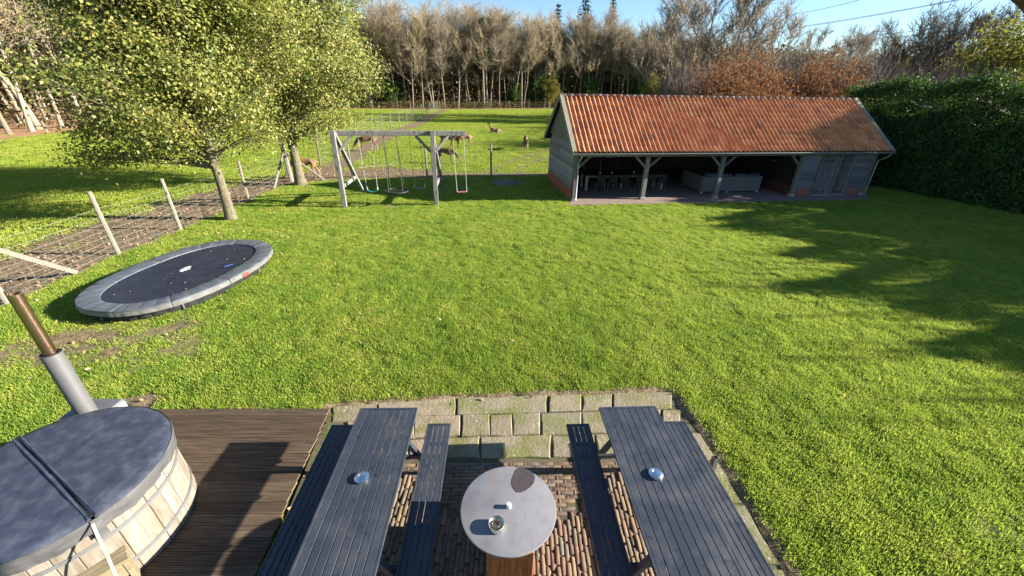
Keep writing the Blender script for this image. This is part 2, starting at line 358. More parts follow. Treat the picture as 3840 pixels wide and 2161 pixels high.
M['ridge'] = pieces('ridge_tile', [(0.0, (0.289, 0.119, 0.0595)), (0.4, (0.3825, 0.1785, 0.0935)), (0.7, (0.408, 0.2295, 0.1445)), (1.0, (0.374, 0.255, 0.204))], 7, 0.25, 0.006, rough=0.8, dark=0.7)
M['slab'] = pieces('sandstone_slab', [(0.0, (0.2176, 0.1782, 0.1188)), (0.3, (0.2448, 0.2046, 0.132)), (0.6, (0.2312, 0.198, 0.132)), (0.8, (0.272, 0.2112, 0.1518)), (1.0, (0.204, 0.1848, 0.1188))], 5, 0.55, 0.02, dark=0.55, moss=((0.145, 0.145, 0.042), 2.0, 0.85, (0.34, 0.34, 0.28), 13.0), mossamt=0.45)
M['mossy'] = pieces('mossy_slab', [(0.0, (0.16, 0.16, 0.08)), (0.5, (0.216, 0.2, 0.112)), (1.0, (0.128, 0.136, 0.056))], 6, 0.6, 0.02, dark=0.5, moss=((0.12, 0.17, 0.03), 3.0, 0.9), mossamt=0.42)
M['shaded_brick'] = pieces('shaded_brick', [(0.0, (0.085, 0.036, 0.027)), (1.0, (0.10, 0.042, 0.03))], 16, 0.4, 0.006)  # darker copy of the wall brick, the partition's shade put into its colour

# ------------------------------------------------------------------ ground, lawn and field
def seg_dist(x, y, pts):
    d = np.full(np.shape(x), 1e9)
    for (ax, ay), (bx, by) in zip(pts[:-1], pts[1:]):
        vx, vy = bx - ax, by - ay; L = vx * vx + vy * vy
        t = np.clip(((x - ax) * vx + (y - ay) * vy) / L, 0, 1)
        d = np.minimum(d, np.hypot(x - ax - t * vx, y - ay - t * vy))
    return d
def inside(poly, x, y):
    r = np.zeros(np.shape(x), bool); n = len(poly)
    for i in range(n):
        (x1, y1), (x2, y2) = poly[i], poly[(i + 1) % n]
        c = ((y1 > y) != (y2 > y)) & (x < (x2 - x1) * (y - y1) / (y2 - y1 + 1e-12) + x1)
        r ^= c
    return r
def sstep(a, b, x): t = np.clip((x - a) / (b - a), 0, 1); return t * t * (3 - 2 * t)

FENCE_A = [(-11.9, 4.9), (-11.52, 7.85), (-11.68, 10.88), (-11.58, 13.18), (-11.62, 17.19), (-11.7, 21.1)]      # along the lawn
FENCE_B = [(-11.7, 21.1), (-8.9, 22.3), (-4.88, 22.75), (-1.3, 23.26), (2.25, 23.5)]                             # behind the swings
FENCE_C = [(-11.7, 21.1), (-12.19, 25.7), (-12.7, 30.2), (-13.3, 35.5), (-13.75, 41.0), (-14.2, 45.6), (-14.3, 49.3), (-14.35, 53.3), (-14.5, 57.6), (-14.85, 62.8), (-15.05, 67.0), (-15.4, 71.8), (-15.8, 77.7), (-16.2, 83.0), (-16.45, 88.0), (-16.7, 92.9), (-16.9, 97.7)]
FENCE_D = [(-48, 95.0), (-40, 97.0), (-32, 98.0), (-24, 99.8), (-16.9, 101.5), (-13.5, 103.4), (-9.73, 104.7), (-6.3, 105.9), (-1.4, 108.4), (3.6, 111.0), (8.85, 113.8), (15, 116), (24, 119)]
SHED_A, SHED_RZ = Vector((2.655, 18.087, 0)), math.radians(8.19)
SU = Vector((math.cos(SHED_RZ), math.sin(SHED_RZ), 0)); SV = Vector((-math.sin(SHED_RZ), math.cos(SHED_RZ), 0))
def shed_pt(u, v, z=0.0): return SHED_A + SU * u + SV * v + Vector((0, 0, z))
SHED_POLY = [tuple(shed_pt(u, v)[:2]) for u, v in ((-0.28, -0.76), (14.7, -0.98), (15.1, -0.3), (15.1, 5.0), (-0.02, 5.0), (-0.05, 0))]
PATIO_POLY = [(-2.86, 4.74), (-0.85, 5.03), (1.2, 5.13), (2.70, 5.22), (2.90, 4.0), (2.99, 2.4), (3.05, 0.2), (-2.3, 0.2)]
DECK_POLY = [(-5.65, 4.58), (-2.80, 4.66), (-2.45, 0.9), (-6.6, 0.9)]
TR_C, TR_TH = (-8.33, 9.25), math.radians(82)
def tr_r(x, y, a, b, e=2.35):
    c, s_ = math.cos(TR_TH), math.sin(TR_TH); dx, dy = x - TR_C[0], y - TR_C[1]
    return (np.abs((dx * c + dy * s_) / a) ** e + np.abs((-dx * s_ + dy * c) / b) ** e) ** (1 / e)

def fbm(x, y, s):
    return (N1(x / s, y / s) * 0.5 + N2(x / s * 2.1 + 7, y / s * 2.1) * 0.3 + N3(x / s * 4.3, y / s * 4.3 + 3) * 0.2)

def lawn_z(x, y):
    z = (fbm(x, y, 0.42) - 0.5) * 0.065 + (fbm(x + 31, y, 0.17) - 0.5) * 0.050 + (fbm(x, y + 9, 2.5) - 0.5) * 0.05
    return z

def dirt_amount(x, y):
    n = fbm(x, y, 1.6); n2 = fbm(x + 50, y, 0.5)
    d = np.zeros(np.shape(x))
    # bare strip on the paddock side of the lawn fence and the trampled corner
    ax = np.interp(y, [p[1] for p in FENCE_A], [p[0] for p in FENCE_A])
    left = (ax - x)
    d = np.maximum(d, sstep(-0.25, 0.15, left) * sstep(5.6, 1.6, left) * sstep(5, 8, y) * sstep(22.5, 20.5, y) * 0.86)
    d = np.maximum(d, sstep(2.7, 0.6, seg_dist(x, y, [(-12.6, 19.4), (-10.8, 22.6), (-7.6, 23.9), (-5.5, 23.6)])) * 1.0 * (y > np.interp(x, [-11.7, -8.9, -4.9], [20.6, 22.0, 22.6])))
    d = np.maximum(d, sstep(1.6, 0.3, seg_dist(x, y, [(-11.5, 22), (-11.2, 26), (-11.7, 29.8)])) * 0.95)
    # worn track beside the field fence
    c = [(p[0] + 1.05, p[1]) for p in FENCE_C[1:]]
    d = np.maximum(d, sstep(1.35, 0.45, seg_dist(x, y, c)) * 0.95)
    d = np.maximum(d, sstep(1.5, 0.2, seg_dist(x, y, [(p[0], p[1] + 0.75) for p in FENCE_B[1:]])) * 0.62)
    # bare edge before the wood
    fd = np.interp(x, [p[0] for p in FENCE_D], [p[1] for p in FENCE_D])
    d = np.maximum(d, sstep(-4.5, -1.0, y - fd) * 0.95)
    # tyre tracks
    for off in (0.0, 1.7):
        d = np.maximum(d, sstep(0.42, 0.1, seg_dist(x, y, [(-1.8 + off, 24), (-0.6 + off, 28.5), (1.9 + off, 33), (6.5 + off, 37)])) * 0.72)
    # worn lawn
    d = np.maximum(d, sstep(2.3, 0.2, seg_dist(x, y, [(-8.8, 6.2), (-7.0, 6.8)])) * 0.50)
    d = np.maximum(d, sstep(1.8, 0.2, seg_dist(x, y, [(-7.2, 5.5), (-8.8, 5.9)])) * 0.46)
    d = np.maximum(d, sstep(0.42, 0.18, np.hypot((x + 5.95) / 1.6, y - 4.75)) * 1.0)
    for (sx, sy, r_, a_) in ((-5.15, 16.6, 0.6, 0.62), (-6.1, 17.0, 0.5, 0.4), (-2.3, 17.2, 0.5, 0.5), (-7.28, 19.2, 0.4, 0.8), (-3.53, 19.9, 0.5, 0.8), (-3.3, 16.95, 0.3, 0.6), (5.2, 8.3, 0.5, 0.45)):
        d = np.maximum(d, sstep(r_, r_ * 0.3, np.hypot(x - sx, y - sy)) * a_)
    # soil line along the paving and the shed apron
    pd = seg_dist(x, y, PATIO_POLY[:8])
    d = np.maximum(d, sstep(0.24, 0.06, pd) * 0.9)
    d = np.maximum(d, sstep(0.22, 0.05, seg_dist(x, y, SHED_POLY[:4])) * 0.75)
    d = np.maximum(d, sstep(0.25, 0.0, tr_r(x, y, 2.2, 1.5) - 1) * sstep(0.9, 1.0, tr_r(x, y, 2.2, 1.5)) * 0.2)
    d = np.maximum(d, sstep(.60, .74, fbm(x + 17, y + 5, 1.9)) * 0.26 * (y < 22))
    d = d + (n - 0.5) * 0.5 + (n2 - 0.5) * 0.35
    return np.clip(sstep(0.28, 0.72, d), 0, 1)

def litter_amount(x, y):
    n = fbm(x, y, 3.0)
    lx = np.interp(y, [0, 35, 48, 70, 92, 130], [-40, -43.5, -47.5, -46, -40, -34])
    fd = np.interp(x, [p[0] for p in FENCE_D], [p[1] for p in FENCE_D])
    l = np.maximum(sstep(-1.2, 1.0, lx - x), sstep(-0.5, 1.5, y - fd))
    return np.clip(l + (n - 0.5) * 0.4 * (l > 0.02), 0, 1)

def ground_material():
    m, nt, b = newmat('ground'); k = NT(nt)
    pos = k.n('NewGeometry').outputs['Position']
    f1 = k.noise(pos, 0.35, 5); f2 = k.noise(pos, 3.0, 5); f3 = k.noise(pos, 22, 4)
    g = k.math('MULTIPLY_ADD', f1, 0.5, k.math('MULTIPLY_ADD', f2, 0.25, k.math('MULTIPLY', f3, 0.25)))
    grass = k.ramp(g, [(0.36, (0.06, 0.10, 0.010)), (0.5, (0.11, 0.16, 0.014)), (0.64, (0.18, 0.20, 0.025))])
    soil = k.ramp(k.noise(pos, 9, 6), [(0.3, (0.095, 0.070, 0.042)), (0.5, (0.175, 0.13, 0.078)), (0.7, (0.26, 0.195, 0.115))])
    lit = k.ramp(k.noise(pos, 2.2, 6), [(0.3, (0.20, 0.105, 0.055)), (0.5, (0.36, 0.21, 0.115)), (0.7, (0.46, 0.29, 0.17))])
    ad = k.n('Attribute'); ad.attribute_name = 'dirt'; al = k.n('Attribute'); al.attribute_name = 'litter'
    c = k.mix(ad.outputs['Fac'], grass, soil); c = k.mix(al.outputs['Fac'], c, lit)
    k.l(c, b.inputs['Base Color']); b.inputs['Roughness'].default_value = 0.95; b.inputs['Specular IOR Level'].default_value = 0.1
    k.l(k.bump(k.math('ADD', k.noise(pos, 7, 6), k.math('MULTIPLY', f3, 0.7)), 0.7, 0.06), b.inputs['Normal'])
    return m
M['ground'] = ground_material()

def grid_mesh(name, xs, ys, zf):
    X, Y = np.meshgrid(xs, ys); Z = zf(X, Y); nx, ny = len(xs), len(ys)
    V = np.stack([X.ravel(), Y.ravel(), Z.ravel()], 1)
    i = np.arange(nx * ny).reshape(ny, nx)
    F = np.stack([i[:-1, :-1].ravel(), i[:-1, 1:].ravel(), i[1:, 1:].ravel(), i[1:, :-1].ravel()], 1)
    me = mesh_np(name, V, F)
    for nm, fn in (('dirt', dirt_amount), ('litter', litter_amount)):
        a = me.attributes.new(nm, 'FLOAT', 'POINT'); a.data.foreach_set('value', fn(X.ravel(), Y.ravel()).astype(np.float32))
    return me
LX0, LX1, LY0, LY1 = -16.0, 27.0, -1.0, 24.4
def lawn_height(x, y):
    z = lawn_z(x, y)
    e = np.minimum(np.minimum(x - LX0, LX1 - x), np.minimum(y - LY0, LY1 - y))
    z = z * sstep(0, 1.0, e) + 0.004
    for P, dep in ((PATIO_POLY, 0.050), (DECK_POLY, 0.035), (SHED_POLY, 0.06)):
        z = np.where(inside(P, x, y), -dep, z)
    return z
lawn = link('lawn', grid_mesh('lawn', np.arange(LX0, LX1 + 0.01, 0.1), np.arange(LY0, LY1 + 0.01, 0.1), lawn_height), M['ground'], smooth=True)
tag(lawn, kind='structure')
gx = np.concatenate([[-900, -400, -200, -120], np.arange(-80, 60.1, 0.7), [80, 120, 200, 400, 900]])
gy = np.concatenate([[-200, -60], np.arange(-10, 126.1, 0.6), [140, 170, 220, 300, 500, 1500]])
def ground_height(x, y):
    z = (fbm(x, y, 6.0) - 0.5) * 0.10 + (fbm(x, y, 1.4) - 0.5) * 0.05
    e = np.minimum(np.minimum(x - LX0, LX1 - x), np.minimum(y - LY0, LY1 - y))
    return np.where(e > -0.8, np.where(e > 0.5, -0.25, -0.012), z)
field = link('ground', grid_mesh('ground', gx, gy, ground_height), M['ground'], smooth=True); tag(field, kind='structure')

# ------------------------------------------------------------------ grass tufts
GRASS = leafmat('grass_blade', [(0.03, (0.058, 0.140, 0.026)), (0.3, (0.140, 0.245, 0.034)), (0.52, (0.25, 0.328, 0.046)), (0.74, (0.37, 0.39, 0.072)), (0.94, (0.48, 0.40, 0.16))], 0.40, 0.6, 2.4, 0.15, (0.48, 0.60, 0.08), patchy=0.5)
FIELDG = leafmat('field_grass_blade', [(0.05, (0.15, 0.225, 0.034)), (0.4, (0.23, 0.295, 0.042)), (0.7, (0.31, 0.345, 0.056)), (0.95, (0.40, 0.36, 0.11))], 0.40, 0.7, 0.9, 0.1, (0.46, 0.54, 0.07), patchy=0.12)
def tuft_mesh(name, n, R, h0, h1, w, rs, lean=0.55):
    V = []; F = []
    for i in range(n):
        a = rs.rand() * 2 * PI; r = R * math.sqrt(rs.rand()); bx, by = r * math.cos(a), r * math.sin(a)
        h = h0 + (h1 - h0) * rs.rand(); d = rs.rand() * 2 * PI; l = lean * h * (0.3 + rs.rand())
        fx, fy = math.cos(d + PI / 2) * w / 2, math.sin(d + PI / 2) * w / 2
        k = len(V)
        V += [(bx - fx, by - fy, -0.01), (bx + fx, by + fy, -0.01),
              (bx + math.cos(d) * l * 0.4 - fx * .8, by + math.sin(d) * l * 0.4 - fy * .8, h * 0.62), (bx + math.cos(d) * l * 0.4 + fx * .8, by + math.sin(d) * l * 0.4 + fy * .8, h * 0.62),
              (bx + math.cos(d) * l, by + math.sin(d) * l, h)]
        F += [(k, k + 1, k + 3, k + 2), (k + 2, k + 3, k + 4)]
    me = bpy.data.meshes.new(name); me.from_pydata(V, [], F); me.update(); return me
SRC = bpy.data.collections.new('grass_sources')
def source(name, me, mat):
    o = bpy.data.objects.new(name, me); me.materials.append(mat); SRC.objects.link(o); return o
def scatter(name, P, rot, scl, srcs, label, cat):
    """one object whose points carry instances of small meshes"""
    me = bpy.data.meshes.new(name); me.vertices.add(len(P)); me.vertices.foreach_set('co', np.asarray(P, np.float32).ravel())
    a = me.attributes.new('rot', 'FLOAT_VECTOR', 'POINT'); a.data.foreach_set('vector', np.asarray(rot, np.float32).ravel())
    a = me.attributes.new('scl', 'FLOAT', 'POINT'); a.data.foreach_set('value', np.asarray(scl, np.float32))
    a = me.attributes.new('pick', 'INT', 'POINT'); a.data.foreach_set('value', RS.randint(0, len(srcs), len(P)).astype(np.int32))
    o = bpy.data.objects.new(name, me); COL.objects.link(o)
    ng = bpy.data.node_groups.new(name + '_nodes', 'GeometryNodeTree')
    ng.interface.new_socket('Geometry', in_out='INPUT', socket_type='NodeSocketGeometry')
    ng.interface.new_socket('Geometry', in_out='OUTPUT', socket_type='NodeSocketGeometry')
    N = ng.nodes; gi = N.new('NodeGroupInput'); go = N.new('NodeGroupOutput')
    ip = N.new('GeometryNodeInstanceOnPoints'); ip.inputs['Pick Instance'].default_value = True
    gti = N.new('GeometryNodeGeometryToInstance')
    for s_ in reversed(srcs):
        oi = N.new('GeometryNodeObjectInfo'); oi.inputs['Object'].default_value = s_; oi.inputs['As Instance'].default_value = False
        ng.links.new(oi.outputs['Geometry'], gti.inputs[0])
    def attr(n_, t):
        x = N.new('GeometryNodeInputNamedAttribute'); x.data_type = t; x.inputs['Name'].default_value = n_; return x.outputs['Attribute']
    ng.links.new(gi.outputs[0], ip.inputs['Points']); ng.links.new(gti.outputs[0], ip.inputs['Instance'])
    ng.links.new(attr('pick', 'INT'), ip.inputs['Instance Index'])
    ng.links.new(attr('rot', 'FLOAT_VECTOR'), ip.inputs['Rotation']); ng.links.new(attr('scl', 'FLOAT'), ip.inputs['Scale'])
    ng.links.new(ip.outputs[0], go.inputs[0])
    md = o.modifiers.new('scatter', 'NODES'); md.node_group = ng
    return tag(o, label, cat, kind='stuff')

def in_view(x, y, margin=40):
    P = np.stack([x, y, np.zeros_like(x)], 1) - np.array([0, 0, EYE]); w = P @ FWD
    px = (CX + F_PX * (P @ RGT) / w) / S; py = (CY - F_PX * (P @ UPV) / w) / S
    return (w > 0.3) & (px > -margin) & (px < 2576 + margin) & (py > -margin) & (py < 1450 + margin * 2)

tufts = [source('tuft', tuft_mesh('tuft', 34, 0.10, 0.014, 0.042, 0.0070, RS), GRASS) for _ in range(4)]
def lawn_points(n, y0, y1):
    x = RS.uniform(-13.0, 24.5, n); y = RS.uniform(y0, y1, n)
    ok = in_view(x, y)
    for P in (PATIO_POLY, DECK_POLY, SHED_POLY): ok &= ~inside(P, x, y)
    ax = np.interp(y, [p[1] for p in FENCE_A], [p[0] for p in FENCE_A]); ok &= x > ax - 0.1
    ok &= y < np.interp(x, [-11.7, -8.9, -4.88, -1.3, 2.3, 30], [21.1, 22.3, 22.75, 23.3, 23.6, 23.6])
    d = dirt_amount(x, y); ok &= RS.rand(n) > d * 1.05
    ok &= ~(tr_r(x, y, 2.1, 1.4) < 1)
    return x[ok], y[ok]
parts = [lawn_points(52000, 2.0, 8.0), lawn_points(62000, 8.0, 24.0), lawn_points(20000, 2.0, 5.6)]
gxp = np.concatenate([p[0] for p in parts]); gyp = np.concatenate([p[1] for p in parts])
def tuft_attrs(x, y, s0, s1):
    n = len(x); rot = np.stack([RS.uniform(-0.15, 0.15, n), RS.uniform(-0.15, 0.15, n), RS.uniform(0, 6.28, n)], 1)
    return rot, RS.uniform(s0, s1, n) * (0.7 + 0.6 * fbm(x, y, 0.6))
rot, scl = tuft_attrs(gxp, gyp, 0.75, 1.45)
# sprigs of grass growing in the joints of the stones
jx = RS.uniform(-2.5, 2.95, 420); jr = RS.randint(0, 4, 420); jy = np.where(jr == 0, np.interp(jx, [-2.8, 2.7], [4.78, 5.20]), np.where(jr == 1, np.interp(jx, [-2.8, 2.7], [4.36, 4.72]), np.where(jr == 2, np.interp(jx, [-2.8, 2.7], [3.98, 4.27]), RS.uniform(0.8, 4.6, 420)))) + RS.normal(size=420) * .012
jx = np.where(jr == 3, np.where(RS.rand(420) < .7, np.interp(jy, [0.2, 2.3, 4.66], [-2.28, -2.48, -2.76]), np.interp(jy, [0.2, 2.4, 3.9], [3.06, 2.99, 2.91])) + RS.normal(size=420) * .02, jx)
ok_ = fbm(jx, jy, .5) > .47; jx, jy = jx[ok_], jy[ok_]; rj, sj = tuft_attrs(jx, jy, .3, .65)
scatter('joint_grass', np.stack([jx, jy, np.full(len(jx), -.012)], 1), rj, sj, tufts, 'small grass sprigs growing in the joints of the stone paving', 'grass')
scatter('lawn_grass', np.stack([gxp, gyp, lawn_height(gxp, gyp)], 1), rot, scl, tufts, 'short bright green lawn grass round the patio and the shed', 'grass')
# pasture
ftufts = [source('pasture_tuft', tuft_mesh('pasture_tuft', 70, 0.45, 0.015, 0.045, 0.022, RS), FIELDG) for _ in range(3)]
n = 42000
fy = 20 + 88 * RS.rand(n) ** 1.5; fx = RS.uniform(-52, 34, n)
ok = in_view(fx, fy)
axf = np.interp(fy, [p[1] for p in FENCE_A], [p[0] for p in FENCE_A])
yb = np.interp(fx, [-11.7, -8.9, -4.88, -1.3, 2.3, 60], [21.1, 22.3, 22.75, 23.3, 23.6, 23.6])
ok &= ((fx < axf - 0.2) & (fy < 22)) | (fy > yb + 0.2) | (fx < -12)
ok &= RS.rand(n) > np.maximum(dirt_amount(fx, fy), litter_amount(fx, fy)) * 1.05
fx, fy = fx[ok], fy[ok]
n2 = 9000; sx_ = RS.uniform(-34, -11.5, n2); sy_ = RS.uniform(8, 24, n2)
axf = np.interp(sy_, [p[1] for p in FENCE_A], [p[0] for p in FENCE_A])
ok = in_view(sx_, sy_) & (sx_ < axf - 0.2) & (RS.rand(n2) > dirt_amount(sx_, sy_))
fx = np.concatenate([fx, sx_[ok]]); fy = np.concatenate([fy, sy_[ok]])
rot, scl = tuft_attrs(fx, fy, 0.8, 1.3)
inl = (fx > LX0) & (fx < LX1) & (fy > LY0) & (fy < LY1)
fz = np.where(inl, lawn_height(fx, fy), (fbm(fx, fy, 6.0) - 0.5) * 0.10)
scatter('pasture_grass', np.stack([fx, fy, fz], 1), rot, scl, ftufts, 'grazed pasture grass of the deer field beyond the fences', 'grass')

# ------------------------------------------------------------------ patio: slabs and bricks
m, nt, b = newmat('joint_soil'); k = NT(nt); w_ = k.n('NewGeometry').outputs['Position']
k.l(k.ramp(k.noise(w_, 5, 5), [(0.3, (0.05, 0.04, 0.025)), (0.5, (0.10, 0.08, 0.048)), (0.62, (0.07, 0.085, 0.022)), (0.75, (0.13, 0.105, 0.065))]), b.inputs['Base Color'])
b.inputs['Roughness'].default_value = 0.95; k.l(k.bump(k.noise(w_, 60, 5), 0.6, 0.01), b.inputs['Normal'])
M['soil'] = m
patio = tag(MB().prism(PATIO_POLY, -0.2, -0.016).build('patio', M['soil']), kind='structure')
def slab(pts, z0, z1, mat, inset=0.014, rough=0.030):
    c = sum((Vector((p[0], p[1], 0)) for p in pts), Vector()) / len(pts)
    out = []
    n = len(pts)
    for i in range(n):
        a, b2 = Vector((pts[i][0], pts[i][1], 0)), Vector((pts[(i + 1) % n][0], pts[(i + 1) % n][1], 0))
        L = (b2 - a).length; kk = max(2, int(L / 0.28))
        for j in range(kk):
            p = a.lerp(b2, j / kk); d = c - p; d.normalize()
            out.append(p + d * (inset + (random.random() - 0.35) * rough))
    loc = Vector((c.x, c.y, 0))
    mb = MB(); m_ = len(out)
    tilt = (random.uniform(-.010, .010), random.uniform(-.010, .010))
    def zz(p, z): return z + (p.x - c.x) * tilt[0] + (p.y - c.y) * tilt[1]
    ins = [p + (c - p).normalized() * 0.016 for p in out]
    vs = [(p.x - loc.x, p.y - loc.y, z0) for p in out] + [(p.x - loc.x, p.y - loc.y, zz(p, z1 - 0.014) + random.uniform(-.004, .004)) for p in out] + [(p.x - loc.x, p.y - loc.y, zz(p, z1) + random.uniform(-.003, .003)) for p in ins] + [(0, 0, zz(c, z1 + 0.002))]
    fs = [(i, (i + 1) % m_, m_ + (i + 1) % m_, m_ + i) for i in range(m_)] + [(m_ + i, m_ + (i + 1) % m_, 2 * m_ + (i + 1) % m_, 2 * m_ + i) for i in range(m_)] + [(2 * m_ + i, 2 * m_ + (i + 1) % m_, 3 * m_) for i in range(m_)]
    mb.add(vs, fs); o = mb.build('stone_slab', mat, patio); o.location = loc; return o
def g2(x, y): p = at(1250 / S + x * 0.5047 / S, 1450 / S + y * 0.5047 / S); return (p.x, p.y)
def yi(x, tab): return np.interp(x, [t[0] for t in tab], [t[1] for t in tab])
top1 = [(-10, 152), (900, 82), (1600, 66), (2500, 44)]
e12 = [(-10, 262), (600, 222), (1000, 210), (1600, 192), (1900, 182), (2600, 165)]
e23 = [(-10, 420), (600, 386), (1000, 372), (1500, 366), (1950, 350), (2600, 330)]
e3 = [(-10, 560), (560, 540), (1000, 534), (1640, 532), (2050, 540), (2600, 545)]
rows = [(top1, e12, [-12, 330, 915, 1598, 1846, 2070, 2520]), (e12, e23, [100, 330, 600, 952, 1160, 1328, 1537, 1842, 2030, 2240, 2440, 2585]), (e23, e3, [190, 380, 560, 830, 1090, 1624, 1950, 2180, 2400, 2600])]
for ta, tb, js in rows:
    for a, c_ in zip(js[:-1], js[1:]):
        jj = lambda n_: random.uniform(-n_, n_)
        slab([g2(a + jj(7), yi(a, ta) + jj(5)), g2(c_ + jj(7), yi(c_, ta) + jj(5)), g2(c_ + 2 + jj(7), yi(c_, tb) + jj(5)), g2(a + 2 + jj(7), yi(a, tb) + jj(5))], -0.12, 0.008 + random.uniform(-.006, .010), M['slab'])
# right hand edge stones and the mossy strip beside the deck
def strip(line_out, line_in, ys, mat, dz=0.0):
    for ya, yb_ in zip(ys[:-1], ys[1:]):
        xo = lambda y: np.interp(y, [p[1] for p in line_out], [p[0] for p in line_out]); xi = lambda y: np.interp(y, [p[1] for p in line_in], [p[0] for p in line_in])
        slab([(xo(ya), ya), (xo(yb_), yb_), (xi(yb_), yb_), (xi(ya), ya)], -0.12, 0.004 + dz + random.uniform(-.008, .008), mat)
strip([(3.05, 0.2), (2.97, 2.4), (2.89, 3.9), (2.84, 4.3)], [(2.63, 0.2), (2.56, 2.4), (2.50, 3.9), (2.46, 4.3)], [0.3, 1.0, 1.75, 2.5, 3.2, 3.85, 4.35], M['slab'])
strip([(-2.32, 0.2), (-2.52, 2.3), (-2.80, 4.66)], [(-1.92, 0.2), (-2.12, 2.3), (-2.38, 4.66)], [0.4, 1.05, 1.6, 2.2, 2.7, 3.25, 3.75, 4.2], M['mossy'], -0.02)

def brick_variants():
    out = []
    for i in range(8):
        L, W, H = 0.203 + random.uniform(-.008, .004), 0.0530 + random.uniform(-.003, .0015), 0.06
        mb = MB(); n = 5
        # long bar of three rings so that the edges wander
        xs = [-L / 2, -L / 2 + 0.02, 0, L / 2 - 0.02, L / 2]; vs = []
        for j, x in enumerate(xs):
            e = 0.93 if j in (0, 4) else 1.0
            a = W / 2 * e + random.uniform(-.0028, .0028); b_ = W / 2 * e + random.uniform(-.0028, .0028); t = (-0.006 if j in (0, 4) else 0) + random.uniform(-.002, .002)
            vs += [(x, -a, -H), (x, -a, t - 0.007), (x, -a * 0.88, t), (x, b_ * 0.88, t), (x, b_, t - 0.007), (x, b_, -H)]
        fs = []
        for j in range(4):
            for q in range(5): fs.append((j * 6 + q, j * 6 + q + 1, (j + 1) * 6 + q + 1, (j + 1) * 6 + q)[::-1])
        fs += [(0, 1, 2, 3, 4, 5)[::-1], (24, 25, 26, 27, 28, 29)]
        mb.add(vs, fs); me = mb.mesh('brick'); me.materials.append(M['brick']); me.polygons.foreach_set('use_smooth', [True] * len(me.polygons)); out.append(me)
    return out
BR = brick_variants()
bl = []
def brick_ok(x, y):
    rx = np.interp(y, [0.2, 2.4, 3.9, 4.3], [2.63, 2.56, 2.50, 2.46]) - 0.03; lx = np.interp(y, [0.2, 2.3, 4.66], [-1.92, -2.12, -2.38]) + 0.03
    top = np.interp(x, [-2.5, -0.88, 1.4, 2.6], [3.70, 3.775, 3.84, 3.86])
    return lx + 0.05 < x < rx - 0.05 and y < top
pitch_w, pitch_l = 0.0545, 0.209
for r_ in range(-4, 44):                                       # courses that run along the paving edge
    y = 3.80 - r_ * pitch_w
    for c_ in range(-14, 15):
        x = (c_ + (0.5 if r_ % 2 else 0)) * pitch_l + random.uniform(-.006, .006)
        yy = y + x * 0.03
        if yy > 2.55 + 0.77 * abs(x) and abs(x) < 1.75 and brick_ok(x, yy + 0.02): bl.append((x, yy, random.uniform(-.025, .025) + 0.03))
for c_ in range(-50, 51):                                     # bricks that run towards the house
    x = c_ * pitch_w
    for r_ in range(0, 20):
        y = 0.9 + (r_ + (0.5 if c_ % 2 else 0) + (0.2 if c_ % 3 == 0 else 0)) * pitch_l + random.uniform(-.008, .008)
        if (y < 2.50 + 0.77 * abs(x) or abs(x) >= 1.75) and brick_ok(x, y + 0.09): bl.append((x, y, PI / 2 + random.uniform(-.03, .03)))
def hidden(x, y):
    """under a table top or the fire plate as seen from the house"""
    t = (-EYE + 0.745) / -EYE; X, Y = x * (0.745 - EYE) / -EYE, y * (0.745 - EYE) / -EYE
    if -2.05 + 0.0 < X < -1.2 and 1.7 < Y < 4.0: return True
    if 1.2 < X < 2.05 and 1.7 < Y < 4.0: return True
    X, Y = x * (0.95 - EYE) / -EYE, y * (0.95 - EYE) / -EYE
    return X * X + (Y - 2.47) ** 2 < 0.42 ** 2
vis = []; rest = []
for b_ in bl:
    px, py = project((b_[0], b_[1], 0))
    (vis if (-10 < px < 2590 and py < 1465 and not hidden(b_[0], b_[1])) else rest).append(b_)
vis.sort(key=lambda t: t[1]); rest += vis[300:]; vis = vis[:300]
for (x, y, a) in vis:
    o = bpy.data.objects.new('brick', random.choice(BR)); COL.objects.link(o); o.parent = patio
    o.location = (x, y, random.uniform(-.006, .004)); o.rotation_euler = (random.uniform(-.05, .05), random.uniform(-.02, .02), a)
Vs = []; Fs5 = []; off = 0; F4 = []; F6 = []
for (x, y, a) in rest:
    me = random.choice(BR); co = np.empty(len(me.vertices) * 3, np.float32); me.vertices.foreach_get('co', co); co = co.reshape(-1, 3)
    c_, s_ = math.cos(a), math.sin(a); q = np.stack([co[:, 0] * c_ - co[:, 1] * s_ + x, co[:, 0] * s_ + co[:, 1] * c_ + y, co[:, 2] + random.uniform(-.006, .004)], 1)
    Vs.append(q)
    for p in me.polygons:
        (F4 if len(p.vertices) == 4 else F6).append([v + off for v in p.vertices])
    off += len(co)
if rest:
    o = link('bricks', mesh_np('bricks', np.concatenate(Vs), [np.array(F4), np.array(F6)]), M['brick'], patio, True); o['kind'] = 'stuff'

